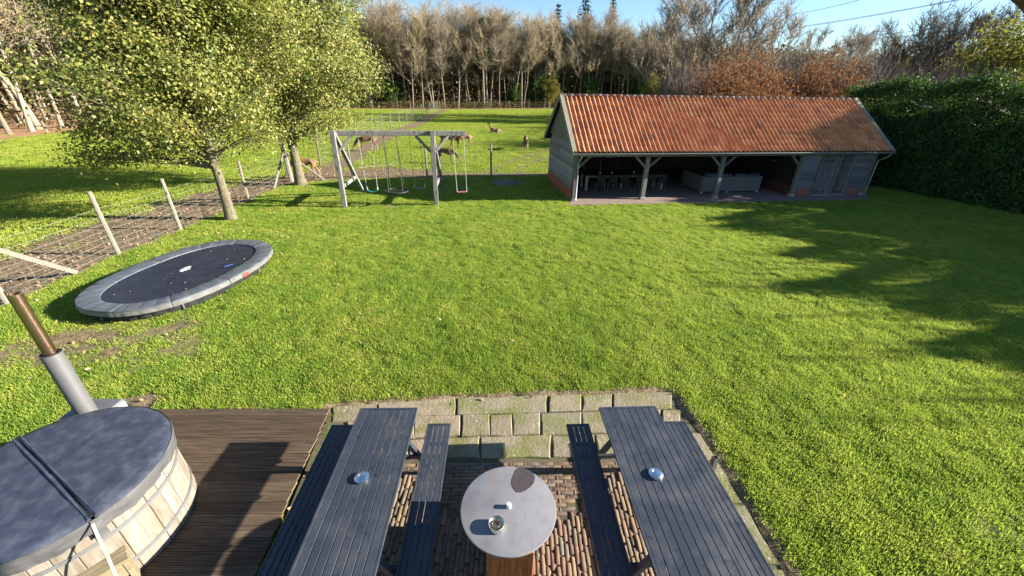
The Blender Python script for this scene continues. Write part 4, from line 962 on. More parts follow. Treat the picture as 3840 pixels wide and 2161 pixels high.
MB().tube([(0, 0, -.1), (-.05, 0.05, 1.1), (-.12, 0.1, 2.25)], [0.13, 0.125, 0.12], 9).build('post', M['wood_post'], fc)
for q in (at((950 + 395 * .19314) / S, (500 + 1078 * .19314) / S), at((950 + 1392 * .19314) / S, (500 + 912 * .19314) / S)):
    MB().tube([Vector((q.x, q.y, -.03)) - cpost, Vector((-.08, 0.05, 1.55))], [0.06, 0.055], 7).build('brace', M['wood_post'], fc)
fence('field fence of thin posts and wire running away along the worn track', FENCE_C[1:], [1.95, 1.9, 2.0, 1.9], 0.0035, 0.45, (0.1, 0.4, 0.7, 1.0, 1.3, 1.6, 1.85), pr=0.055, lean=0.05, mat=M['wood_thin'])
fence('low fence of thin posts along the foot of the wood', FENCE_D, [1.9, 2.0, 1.85], 0.006, 3, (0.5, 1.0, 1.5), pr=0.06, lean=0.05, verticals=False, mat=M['wood_thin'])
fence('short fence posts along the edge of the beech wood beyond the first oak', [(-40.5, 30), (-42.3, 34.2), (-45.5, 41), (-47.6, 48), (-48.0, 56)], [1.5, 1.6], 0.005, 3, (0.6, 1.2), pr=0.06, lean=0.06, verticals=False)
h = thing('fallen_branch', 'bare fallen branch lying on the trampled soil by the fence corner', 'branch', (-9.6, 25.0, 0.03))
MB().tube([(0, 0, 0), (0.4, 0.4, .04), (1.4, 1.0, .03), (1.9, 1.4, .06)], [0.03, 0.028, 0.022, 0.012], 6).build('stem', M['wood_post'], h)
MB().tube([(0.4, 0.4, .04), (0.3, 0.9, .1)], [0.018, 0.008], 5).build('twig', M['wood_post'], h)
# heap of sand behind the swings
n = 40; vs = [(0, 0, 0.16)]; HP = Vector((-0.43, 21.7, 0))
for f in (0.4, 0.75, 1.0):
    for j in range(n):
        a = 2 * PI * j / n; r_ = f * (1 + 0.16 * math.sin(3 * a + 1) + 0.1 * math.sin(7 * a)); vs.append((r_ * 0.95 * math.cos(a), r_ * 0.72 * math.sin(a), 0.17 * (1 - f ** 1.5) + random.uniform(-.015, .02) - 0.035 * (f == 1)))
M['sand'] = surf('grey_sand', [(0.3, (0.10, 0.088, 0.068)), (0.7, (0.17, 0.15, 0.12))], 6, (1, 1, 1), 0.95, 0.5, 0.03)
hp = MB().add(vs, [(0, 1 + j, 1 + (j + 1) % n) for j in range(n)] + [(1 + r_ * n + j, 1 + (r_ + 1) * n + j, 1 + (r_ + 1) * n + (j + 1) % n, 1 + r_ * n + (j + 1) % n) for r_ in range(2) for j in range(n)]).build('sand_heap', M['sand'], None, smooth=True); hp.location = HP
tag(hp, 'low flat heap of grey sand on the grass between the swings and the shed', 'sand heap')

# ------------------------------------------------------------------ open fronted shed (local x along the front, y to the back)
shed = thing('shed', 'long open fronted wooden shed with an orange pantile roof beyond the lawn', 'shed', SHED_A, SHED_RZ)
LEN, DEP = 15.06, 5.0; EY, EZ, RY, RZ_ = -0.42, 2.16, 2.5, 4.30
X0, X1 = -0.20, 15.42
def sp(mb, name, mat, bev=0.0, parent=None, smooth=False): return mb.build(name, mat, parent or shed, bevel=bev, smooth=smooth)
# paved apron and floor
m, nt, b = newmat('apron_paving'); k = NT(nt); tc = k.n('TexCoord'); bt = k.n('TexBrick'); bt.inputs['Scale'].default_value = 1.0
bt.inputs['Brick Width'].default_value = 0.21; bt.inputs['Row Height'].default_value = 0.07; bt.inputs['Mortar Size'].default_value = 0.006
bt.inputs['Color1'].default_value = (0.24, 0.155, 0.125, 1); bt.inputs['Color2'].default_value = (0.33, 0.235, 0.195, 1); bt.inputs['Mortar'].default_value = (0.12, 0.09, 0.075, 1)
k.l(tc.outputs['Object'], bt.inputs['Vector']); nz = k.noise(tc.outputs['Object'], 2.5, 6)
k.l(k.mix(k.math('MULTIPLY', nz, 0.75), bt.outputs['Color'], (0.13, 0.095, 0.075)), b.inputs['Base Color']); b.inputs['Roughness'].default_value = 0.9
k.l(k.bump(k.math('ADD', bt.outputs['Fac'], k.math('MULTIPLY', nz, -0.5)), -0.5, 0.01), b.inputs['Normal'])
M['apron'] = m
loc_poly = [(-0.28, -0.76), (3.0, -0.80), (8.0, -0.88), (14.7, -0.98), (15.15, -0.3), (15.10, 5.0), (-0.03, 5.0), (-0.06, 0)]
ap = MB().prism(loc_poly, -0.10, 0.012).build('shed_floor', M['apron']); ap.location = SHED_A; ap.rotation_euler = (0, 0, SHED_RZ); tag(ap, kind='structure')

PX = [0.10, 3.40, 7.09, 11.16, 15.02]
for i, x in enumerate(PX):
    wdt = 0.18
    sp(MB().box((x, 0.0, 1.02), (wdt, wdt, 1.80)), 'post', M['wood_grey'], 0.012)
    sp(MB().box((x, 0.0, 0.066), (wdt + 0.06, wdt + 0.06, 0.11)), 'post_foot', M['stone_foot'], 0.012)
    for s_ in (-1, 1):
        if (i == 0 and s_ < 0) or i == 4 or (i == 3 and s_ > 0): continue
        sp(MB().beam((x + s_ * 0.08, 0.0, 1.46), (x + s_ * 0.66, 0.0, 1.99), 0.08, 0.11, up=(0, 1, 0)), 'knee_brace', M['wood_grey'], 0.006)
sp(MB().box((7.55, 0.0, 2.02), (15.2, 0.16, 0.18)), 'top_plate', M['wood_grey'], 0.008)
# back and inner walls
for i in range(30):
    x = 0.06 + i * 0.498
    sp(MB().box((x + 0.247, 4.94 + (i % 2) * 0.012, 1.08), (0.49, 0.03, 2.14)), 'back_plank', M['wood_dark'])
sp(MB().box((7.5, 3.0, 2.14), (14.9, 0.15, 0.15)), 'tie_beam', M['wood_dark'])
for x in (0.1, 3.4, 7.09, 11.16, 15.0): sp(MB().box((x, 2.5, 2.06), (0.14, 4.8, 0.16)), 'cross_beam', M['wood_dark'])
# left gable: plinth, lapped boards, upright boards
bmesh_b = MB().box((0, 0, 0), (0.205, 0.095, 0.054)).mesh('brick', 0.004); bmesh_b.materials.append(M['wallbrick'])
def brick_panel(x0, x1, y, z0, z1, axis='x', out=-1):
    """bricks laid in courses on a mortar core, the outer face at y"""
    nrow = int(round((z1 - z0) / 0.065)); L = x1 - x0
    c = MB()
    if axis == 'x': c.box(((x0 + x1) / 2, y + 0.053, (z0 + z1) / 2), (L, 0.085, z1 - z0))
    else: c.box((y + 0.053, (x0 + x1) / 2, (z0 + z1) / 2), (0.085, L, z1 - z0))
    sp(c, 'mortar_core', M['mortar'])
    for r_ in range(nrow):
        x = x0 - (0.107 if r_ % 2 else 0)
        while x < x1 - 0.03:
            a, b_ = max(x, x0), min(x + 0.205, x1)
            if b_ - a > 0.03:
                o = bpy.data.objects.new('brick', bmesh_b); COL.objects.link(o); o.parent = shed
                o.scale = ((b_ - a) / 0.205, 1, 1); z = z0 + (r_ + 0.5) * 0.065; dy = random.uniform(-.002, .002)
                if axis == 'x': o.location = ((a + b_) / 2, y + 0.0475 + dy, z)
                else: o.location = (y + 0.0475 + dy, (a + b_) / 2, z); o.rotation_euler = (0, 0, PI / 2)
            x += 0.215
sp(MB().box((0.0, 2.5, 0.26), (0.085, 4.72, 0.50)), 'gable_plinth', M['wallbrick'])
nb = 11
for i in range(nb):
    z0 = 0.50 + i * (2.55 - 0.50) / nb; h_ = (2.55 - 0.50) / nb
    yb = 4.9 if z0 + h_ < 2.2 else 4.9 - (z0 + h_ - 2.12) * 1.35; ya = 0.10 if z0 + h_ < 2.15 else 0.1 + (z0 + h_ - 2.12) * 1.35
    R_ = Matrix.Rotation(math.radians(7), 3, 'Y')
    ja = random.choice([0, 0, random.uniform(1.5, 3.5)])
    segs = [(ya, yb)] if not ja else [(ya, ja - 0.004), (ja + 0.004, yb)]
    for a, b_ in segs:
        sp(MB().box((-0.005, (a + b_) / 2, z0 + h_ / 2 - 0.008), (0.024, b_ - a, h_ + 0.03), R_), 'weatherboard', M['wood_greyy'], 0.003)
sl = (RZ_ - EZ) / (RY - EY)
def roof_z(y): return EZ + (y - EY) * sl if y <= RY else RZ_ - (y - RY) * sl
i = 0; y = 0.12
while y < 4.86:
    w_ = 0.125; yc = y + w_ / 2; zt = min(roof_z(y), roof_z(y + w_)) - 0.08
    zb = 2.46
    if zt - zb > 0.08: sp(MB().box((-0.055 + (i % 2) * 0.006, yc, (zt + zb) / 2), (0.022, w_ - 0.008, zt - zb)), 'gable_board', M['wood_grey'], 0.003)
    y += w_; i += 1
# right gable closed with boards
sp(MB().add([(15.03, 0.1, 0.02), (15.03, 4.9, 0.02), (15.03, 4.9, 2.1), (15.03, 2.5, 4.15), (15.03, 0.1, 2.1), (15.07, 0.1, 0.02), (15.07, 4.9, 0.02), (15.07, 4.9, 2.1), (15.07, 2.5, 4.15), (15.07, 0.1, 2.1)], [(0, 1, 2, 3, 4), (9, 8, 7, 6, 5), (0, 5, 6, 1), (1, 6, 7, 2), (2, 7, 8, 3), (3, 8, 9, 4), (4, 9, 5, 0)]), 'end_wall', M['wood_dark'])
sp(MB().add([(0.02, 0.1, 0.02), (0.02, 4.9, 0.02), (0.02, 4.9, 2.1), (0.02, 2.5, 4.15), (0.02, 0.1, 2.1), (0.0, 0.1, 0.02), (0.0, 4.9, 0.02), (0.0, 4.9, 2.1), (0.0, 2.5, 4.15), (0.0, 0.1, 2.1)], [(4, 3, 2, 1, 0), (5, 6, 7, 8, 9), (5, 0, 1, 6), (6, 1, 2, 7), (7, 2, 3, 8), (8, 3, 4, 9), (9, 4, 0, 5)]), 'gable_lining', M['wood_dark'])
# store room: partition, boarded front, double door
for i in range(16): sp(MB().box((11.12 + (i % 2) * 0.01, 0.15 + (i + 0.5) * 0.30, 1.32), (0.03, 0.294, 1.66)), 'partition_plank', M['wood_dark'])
sp(MB().box((11.115, 2.5, 0.25), (0.10, 4.7, 0.48)), 'partition_plinth', M['shaded_brick'])
for xa, xb in ((11.26, 12.13), (14.06, 14.92)):
    brick_panel(xa, xb, -0.06, 0.02, 0.41)
    n_ = 9
    for i in range(n_):
        h_ = (1.93 - 0.42) / n_; z = 0.42 + (i + 0.5) * h_
        sp(MB().box(((xa + xb) / 2 + random.uniform(-.01, .01), -0.045, z - 0.006), (xb - xa - 0.01, 0.022, h_ + 0.022), Matrix.Rotation(math.radians(-7), 3, 'X')), 'weatherboard', M['wood_greyx'], 0.003)
for k_, (xa, xb) in enumerate(((12.15, 13.09), (13.11, 14.04))):
    d_ = thing('door', None, None, (0, 0, 0)); d_.parent = shed
    ws = [0.17, 0.20, 0.15, 0.21, 0.21] if k_ == 0 else [0.2, 0.16, 0.2, 0.17, 0.2]; q = (xb - xa) / sum(ws); x = xa
    for w_ in ws:
        sp(MB().box((x + w_ * q / 2, -0.055 + random.uniform(-.003, .003), 0.985), (w_ * q - 0.007, 0.026, 1.86)), 'plank', M['wood_door'], 0.003, d_); x += w_ * q
    sp(MB().box(((xa + xb) / 2 - 0.06, -0.073, 0.20), ((xb - xa) * 0.75, 0.008, 0.035)), 'hinge_strap', M['soot'], 0, d_)
    sp(MB().box(((xa + xb) / 2 - 0.06, -0.073, 1.68), ((xb - xa) * 0.75, 0.008, 0.035)), 'hinge_strap', M['soot'], 0, d_)
    if k_ == 1:
        sp(MB().box((13.18, -0.078, 0.985), (0.16, 0.02, 1.88)), 'cover_strip', M['wood_grey'], 0.004, d_)
        sp(MB().box((13.13, -0.10, 1.33), (0.05, 0.03, 0.06)), 'latch', M['zinc'], 0.003, d_)
sp(MB().box((13.1, -0.03, 0.035), (1.95, 0.10, 0.045)), 'door_sill', M['stone_foot'], 0.004)
# verge boards, gutter, downpipes
def slope_board(x, y0, y1, w_, t_, dz, name, mat):
    p0 = Vector((x, y0, roof_z(y0) + dz)); p1 = Vector((x, y1, roof_z(y1) + dz)); n_ = Vector((0, -sl, 1)).normalized() if y1 <= RY + .01 else Vector((0, sl, 1)).normalized()
    return sp(MB().beam(p0, p1, t_, w_, up=n_), name, mat, 0.004)
for xx in (X0 - 0.03, X1 + 0.03):
    slope_board(xx, EY - 0.05, RY, 0.22, 0.036, -0.02, 'verge_board', M['wood_verge'])
    slope_board(xx, RY, 2 * RY - EY + 0.05, 0.22, 0.036, -0.02, 'verge_board', M['wood_verge'])
    q = 0.075 if xx < 5 else -0.075
    slope_board(xx + q, EY - 0.03, RY, 0.026, 0.19, 0.088, 'verge_cap', M['wood_verge'])
    slope_board(xx + q, RY, 2 * RY - EY, 0.026, 0.19, 0.088, 'verge_cap', M['wood_verge'])
h = MB(); GY, GZ, GR = EY - 0.05, EZ - 0.045, 0.065; n_ = 9; vs = []
for x in (X0 - 0.02, X1 + 0.10):
    for j in range(n_): a = PI + PI * j / (n_ - 1); vs.append((x, GY + GR * math.cos(a), GZ + GR * math.sin(a)))
    for j in range(n_): a = 2 * PI - PI * j / (n_ - 1); vs.append((x, GY + (GR - 0.006) * math.cos(a), GZ + (GR - 0.006) * math.sin(a) + 0.002))
mm = 2 * n_; h.add(vs, [(j, (j + 1) % mm, mm + (j + 1) % mm, mm + j) for j in range(mm)] + [tuple(range(mm - 1, -1, -1)), tuple(range(mm, 2 * mm))])
h.tube([(X0 - 0.02, GY - GR, GZ + 0.004), (X1 + 0.10, GY - GR, GZ + 0.004)], 0.011, 6)
sp(h, 'gutter', M['zinc'])
for x in (0.10, 15.02):
    dx = 0.0 if x < 5 else 0.16
    h = MB(); xt = x + (0.06 if x < 5 else 0.30)
    h.tube([(xt, GY, GZ - 0.05), (xt, GY, GZ - 0.14), (xt - dx * .6, GY * 0.6 - 0.05, GZ - 0.30), (x + 0.05 + dx * 0.4, -0.155, GZ - 0.42), (x + 0.05 + dx * 0.4, -0.155, 0.14), (x + 0.02 + dx * .6, -0.21, 0.06)], 0.036, 9)
    sp(h, 'downpipe', M['zinc'], smooth=True)
# roof boarding and pantiles
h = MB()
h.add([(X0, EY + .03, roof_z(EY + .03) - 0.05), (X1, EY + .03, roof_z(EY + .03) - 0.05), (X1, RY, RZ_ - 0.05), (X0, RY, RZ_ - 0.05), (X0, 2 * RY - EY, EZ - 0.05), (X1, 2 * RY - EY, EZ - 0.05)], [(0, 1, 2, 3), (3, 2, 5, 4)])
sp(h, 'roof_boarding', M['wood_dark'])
TW, NR_ = 0.2165, 10; GA = math.hypot(RY - EY, RZ_ - EZ) / NR_; NCL = int((X1 - X0) / TW); TW = (X1 - X0) / NCL
def tile_mesh():
    """one pantile: a shallow trough with a roll on its left, its lower edge thick"""
    n_ = 8; xs = [j / n_ for j in range(n_ + 1)]; vs = []
    def zf(t): return 0.041 * math.cos((t - 0.24) * 2 * PI) + 0.008 * math.cos((t - 0.24) * 4 * PI)
    for y, dz in ((0.0, 0.018), (GA * 1.10, -0.004)):
        for t in xs: vs.append(((t - 0.5) * TW * 1.05, y, zf(t) + dz))
    for t in xs: vs.append(((t - 0.5) * TW * 1.05, 0.002, zf(t) + 0.018 - 0.020))
    q = n_ + 1
    fs = [(j, j + 1, q + j + 1, q + j) for j in range(n_)] + [(2 * q + j, 2 * q + j + 1, j + 1, j) for j in range(n_)]
    me = MB().add(vs, fs).mesh('roof_tile'); me.materials.append(M['tile']); me.polygons.foreach_set('use_smooth', [True] * len(me.polygons))
    try: me.set_sharp_from_angle(angle=math.radians(50))
    except Exception: pass
    return me
tm = tile_mesh(); pit = math.atan(sl); cells = []
for r_ in range(NR_):
    for c_ in range(NCL):
        f = r_ / NR_; p = (X0 + (c_ + 0.5) * TW, EY + (RY - EY) * f, EZ + (RZ_ - EZ) * f)
        wp = SHED_A + SU * p[0] + SV * p[1]; cells.append((math.hypot(wp.x, wp.y), p))
cells.sort()
for _, p in cells[:300]:
    o = bpy.data.objects.new('roof_tile', tm); COL.objects.link(o); o.parent = shed
    o.location = (p[0] + random.uniform(-.004, .004), p[1], p[2] + 0.018 + random.uniform(-.004, .005)); o.rotation_euler = (pit + random.uniform(-.012, .012), random.uniform(-.02, .02), random.uniform(-.018, .018))
def joined_tiles(name, items):
    co = np.empty(len(tm.vertices) * 3, np.float32); tm.vertices.foreach_get('co', co); co = co.reshape(-1, 3); F = np.array([list(p.vertices) for p in tm.polygons]); Vs = []; Fs_ = []
    for i, (p, e_) in enumerate(items):
        R_ = np.array(e_.to_matrix()); Vs.append(co @ R_.T + np.array(p)); Fs_.append(F + i * len(co))
    o = link(name, mesh_np(name, np.concatenate(Vs), np.concatenate(Fs_)), M['tile'], shed, True); o['kind'] = 'stuff'; return o
from mathutils import Euler
joined_tiles('roof_tiles', [((p[0] + random.uniform(-.004, .004), p[1], p[2] + 0.018 + random.uniform(-.004, .005)), Euler((pit + random.uniform(-.012, .012), random.uniform(-.02, .02), random.uniform(-.018, .018)))) for _, p in cells[300:]])
joined_tiles('back_roof_tiles', [((X0 + (c_ + 0.5) * TW, 2 * RY - EY - (RY - EY) * r_ / NR_, EZ + (RZ_ - EZ) * r_ / NR_ + 0.018), Euler((pit, 0, PI), 'XYZ')) for r_ in range(NR_) for c_ in range(NCL)])
# ridge
rl = 0.345; nrd = int((X1 - X0) / rl) + 1; rl = (X1 - X0) / nrd
h = MB(); n_ = 7; vs = []
for x, R_ in ((-0.02, 0.125), (rl * 0.93, 0.108), (rl + 0.015, 0.105)):
    for j in range(n_): a = PI * (0.06 + 0.88 * j / (n_ - 1)); vs.append((x, R_ * math.cos(a), R_ * math.sin(a)))
for j in range(n_): a = PI * (0.06 + 0.88 * j / (n_ - 1)); vs.append((-0.02, 0.10 * math.cos(a), 0.10 * math.sin(a)))
h.add(vs, [(q * n_ + j, (q + 1) * n_ + j, (q + 1) * n_ + j + 1, q * n_ + j + 1) for q in range(2) for j in range(n_ - 1)] + [(3 * n_ + j, j, j + 1, 3 * n_ + j + 1) for j in range(n_ - 1)])
rm = h.mesh('ridge_tile'); rm.materials.append(M['ridge']); rm.polygons.foreach_set('use_smooth', [True] * len(rm.polygons))
for i in range(nrd):
    o = bpy.data.objects.new('ridge_tile', rm); COL.objects.link(o); o.parent = shed; o.location = (X0 + i * rl, RY, RZ_ - 0.03 + random.uniform(-.006, .006)); o.rotation_euler = (random.uniform(-.04, .04), random.uniform(-.012, .012), random.uniform(-.015, .015))
# small plate on the partition
MB().box((11.02, 1.6, 1.45), (0.02, 0.22, 0.05)).build('name_plate', M['pale_wood'], shed)

# things standing in the shed
def in_shed(name, label, cat, u, v, z=0.012, rz=0, group=None):
    p = shed_pt(u, v, z); return thing(name, label, cat, p, SHED_RZ + rz, group)
t = in_shed('dining_table', 'long dark topped dining table with pale legs inside the shed', 'table', 3.26, 2.28)
MB().box((0, 0, 0.745), (4.15, 0.95, 0.05)).build('table_top', M['black_top'], t, bevel=0.006)
for x in (-2.0, 2.0):
    for y in (-0.41, 0.41): MB().box((x, y, 0.36), (0.13, 0.10, 0.718)).build('leg', M['pale_wood'], t, bevel=0.006)
for y in (-0.41, 0.41): MB().box((0, y, 0.685), (3.86, 0.05, 0.065)).build('rail', M['pale_wood'], t)
MB().box((0, 0, 0.36), (0.09, 0.09, 0.718)).build('middle_leg', M['pale_wood'], t)
def chair(label, u, v, rz, first=None, group='chairs round the dining table in the shed'):
    if first is not None:
        c = copy_tree(first); c.location = shed_pt(u, v, 0.012); c.rotation_euler = (0, 0, SHED_RZ + rz); c['label'] = label; return c
    c = in_shed('chair', label, 'chair', u, v, rz=rz, group=group)
    MB().box((0, 0, 0.455), (0.45, 0.44, 0.035)).build('seat', M['soot'], c, bevel=0.012)
    MB().add([(-.22, -.225, .47), (.22, -.225, .47), (.21, -.275, .84), (-.21, -.275, .84), (-.22, -.205, .47), (.22, -.205, .47), (.21, -.255, .84), (-.21, -.255, .84)], [(3, 2, 1, 0), (4, 5, 6, 7), (0, 1, 5, 4), (2, 3, 7, 6), (1, 2, 6, 5), (3, 0, 4, 7)]).build('backrest', M['soot'], c, bevel=0.006)
    for x in (-.2, .2):
        for y in (-.2, .2): MB().tube([(x, y, 0.44), (x * 1.06, y * 1.08, 0)], 0.010, 6).build('leg', M['steel'], c)
    MB().tube([(-.205, -.21, 0.36), (.205, -.21, 0.36)], 0.009, 6).build('rung', M['steel'], c)
    return c
us = [1.84, 2.45, 3.10, 3.85, 4.50, 5.02]; nm_ = ['leftmost black chair at the near side of the dining table', 'second black chair from the left at the near side of the dining table', 'third black chair from the left at the near side of the dining table', 'fourth black chair from the left, just before the second shed post', 'black chair hidden behind the second shed post', 'rightmost black chair at the near side of the dining table']
first = chair(nm_[0], us[0], 1.62, 0)
for u_, l_ in zip(us[1:], nm_[1:]): chair(l_, u_, 1.62 + random.uniform(-.04, .04), random.uniform(-.06, .06), first)
for u_, l_ in ((2.0, 'left white cup on the dark dining table'), (2.62, 'middle white cup on the dark dining table'), (3.8, 'right white cup on the dark dining table')):
    q = in_shed('cup', l_, 'cup', u_, 2.1, 0.783, group='white cups on the dining table')
    MB().lathe([(0, 0), (0.030, 0), (0.042, 0.05), (0.045, 0.085), (0.040, 0.085), (0.028, 0.01)], 16).build('bowl', M['white'], q, smooth=True)
s_ = in_shed('lounge_sofa', 'L-shaped grey wicker lounge sofa seen from behind under the shed roof', 'sofa', 6.86, 0.86)
MB().box((1.62, 0.07, 0.43), (3.20, 0.12, 0.74)).build('back', M['wicker'], s_, bevel=0.02)
MB().box((0.07, 1.02, 0.43), (0.12, 1.76, 0.74)).build('side', M['wicker'], s_, bevel=0.02)
MB().box((1.65, 0.50, 0.24), (3.05, 0.72, 0.36)).build('base', M['wicker'], s_, bevel=0.02)
MB().box((0.50, 1.4, 0.24), (0.72, 1.0, 0.36)).build('base', M['wicker'], s_, bevel=0.02)
for x in (0.08, 1.5, 3.15): MB().box((x, 0.07, 0.03), (0.10, 0.08, 0.05)).build('foot', M['white'], s_)
MB().box((0.08, 1.85, 0.03), (0.10, 0.08, 0.05)).build('foot', M['white'], s_)
for x in (0.55, 1.35, 2.15, 2.85): MB().box((x, 0.24, 0.72), (0.66, 0.16, 0.34), Matrix.Rotation(-0.2, 3, 'X')).build('cushion', M['cushion'], s_, bevel=0.05, seg=2)
for x in (0.6, 1.4, 2.2, 2.9): MB().box((x, 0.55, 0.46), (0.74, 0.66, 0.10)).build('seat_cushion', M['cushion'], s_, bevel=0.03)
p_ = in_shed('pendant_lamp', 'dim pendant lamp shade hanging above the dining table', 'lamp', 2.33, 2.0, 0)
MB().lathe([(0.02, 1.78), (0.04, 1.75), (0.17, 1.60), (0.165, 1.60), (0.03, 1.73)], 20).build('shade', M['zinc'], p_, smooth=True)
MB().tube([(0, 0, 1.77), (0, 0, 2.0)], 0.006, 5).build('cord', M['soot'], p_)
q = in_shed('coffee_table', 'low table with a pale edge behind the lounge sofa back', 'table', 8.3, 2.1)
MB().box((0, 0, 0.66), (0.95, 0.7, 0.04)).build('table_top', M['pale_wood'], q, bevel=0.004)
for x in (-.4, .4):
    for y in (-.28, .28): MB().box((x, y, 0.32), (0.05, 0.05, 0.64)).build('leg', M['soot'], q)

# ------------------------------------------------------------------ foliage helpers
def leaf_quads(P, size, rs, ratio=0.55, up=0.25, fold=0.15, N=None):
    """kite shaped leaves at the points P, size an array or number; returns vertices and faces"""
    n = len(P); P = np.asarray(P); size = np.broadcast_to(size, (n,))
    d = rs.normal(size=(n, 3)); d /= np.linalg.norm(d, axis=1)[:, None]
    nn = rs.normal(size=(n, 3)) if N is None else N + rs.normal(size=(n, 3)) * 0.55
    nn[:, 2] += up; nn /= np.linalg.norm(nn, axis=1)[:, None]
    d = d - nn * (d * nn).sum(1)[:, None]; d /= np.linalg.norm(d, axis=1)[:, None] + 1e-9
    s_ = np.cross(nn, d); L = size[:, None]
    a = P - d * L * 0.5; c = P + d * L * 0.5
    b_ = P + s_ * L * ratio * 0.5 + nn * L * fold - d * L * 0.04; e_ = P - s_ * L * ratio * 0.5 + nn * L * fold - d * L * 0.04
    V = np.stack([a, b_, c, e_], 1).reshape(-1, 3); i = np.arange(n) * 4
    return V, np.stack([i, i + 1, i + 2, i + 3], 1)
def leaf_obj(name, P, size, mat, parent=None, rs=RS, **kw):
    V, F = leaf_quads(P, size, rs, **kw); return link(name, mesh_np(name, V, F), mat, parent)

BARK = surf('oak_bark', [(0.3, (0.07, 0.06, 0.038)), (0.5, (0.14, 0.122, 0.075)), (0.7, (0.21, 0.195, 0.115))], 7, (3, 3, 0.8), 0.9, 0.6, 0.02, var=0.05)
BARK_FAR = surf('grey_bark', [(0.3, (0.14, 0.115, 0.082)), (0.5, (0.22, 0.185, 0.135)), (0.75, (0.29, 0.255, 0.195))], 1.5, (2, 2, 0.5), 0.9, 0.3, 0.03, var=0.25)
TWIG = surf('twigs', [(0.3, (0.24, 0.185, 0.11)), (0.7, (0.37, 0.30, 0.185))], 0.6, (1, 1, 1), 0.9, 0.0, var=0.2)
TWIG_GREY = surf('grey_twigs', [(0.3, (0.20, 0.160, 0.108)), (0.7, (0.31, 0.255, 0.175))], 0.6, (1, 1, 1), 0.9, 0.0, var=0.15)
TWIG_PINK = surf('pinkish_twigs', [(0.3, (0.13, 0.092, 0.07)), (0.7, (0.21, 0.155, 0.12))], 0.3, (1, 1, 1), 0.9, 0.0, var=0.2)
OAKLEAF = leafmat('oak_leaf', [(0.12, (0.075, 0.115, 0.022)), (0.4, (0.150, 0.175, 0.036)), (0.65, (0.240, 0.240, 0.058)), (0.85, (0.34, 0.31, 0.095)), (0.97, (0.36, 0.23, 0.06))], 0.30, 0.5, 0.7, 0.3, (0.34, 0.36, 0.05))
HEDGELEAF = leafmat('laurel_leaf', [(0.2, (0.016, 0.042, 0.011)), (0.6, (0.035, 0.085, 0.016)), (0.9, (0.090, 0.150, 0.028))], 0.2, 0.55, 1.2, 0.12, (0.16, 0.27, 0.04))
CONIFER = leafmat('conifer_needles', [(0.2, (0.018, 0.040, 0.022)), (0.6, (0.035, 0.070, 0.035)), (0.9, (0.060, 0.100, 0.050))], 0.1, 0.7, 0.5, 0.05, (0.06, 0.12, 0.04))
UNDER = leafmat('undergrowth', [(0.15, (0.040, 0.046, 0.021)), (0.35, (0.095, 0.080, 0.036)), (0.5, (0.15, 0.105, 0.054)), (0.65, (0.095, 0.11, 0.034)), (0.8, (0.21, 0.13, 0.065)), (0.95, (0.24, 0.20, 0.065))], 0.15, 0.95, 0.22, 0.0, (0.12, 0.12, 0.03))
COPPER = leafmat('beech_leaf', [(0.2, (0.075, 0.036, 0.021)), (0.5, (0.13, 0.066, 0.037)), (0.8, (0.20, 0.125, 0.07))], 0.3, 0.7, 0.6, 0.05, (0.4, 0.16, 0.05))
YGREEN = leafmat('yellow_green_leaf', [(0.2, (0.07, 0.085, 0.018)), (0.5, (0.15, 0.155, 0.030)), (0.8, (0.26, 0.22, 0.045))], 0.3, 0.7, 0.5, 0.06, (0.3, 0.3, 0.04))
LITTER = leafmat('fallen_leaf', [(0.1, (0.13, 0.07, 0.035)), (0.4, (0.25, 0.145, 0.07)), (0.7, (0.34, 0.22, 0.12)), (0.95, (0.45, 0.33, 0.20))], 0.1, 0.7, 2.0, 0.2, (0.4, 0.25, 0.1))

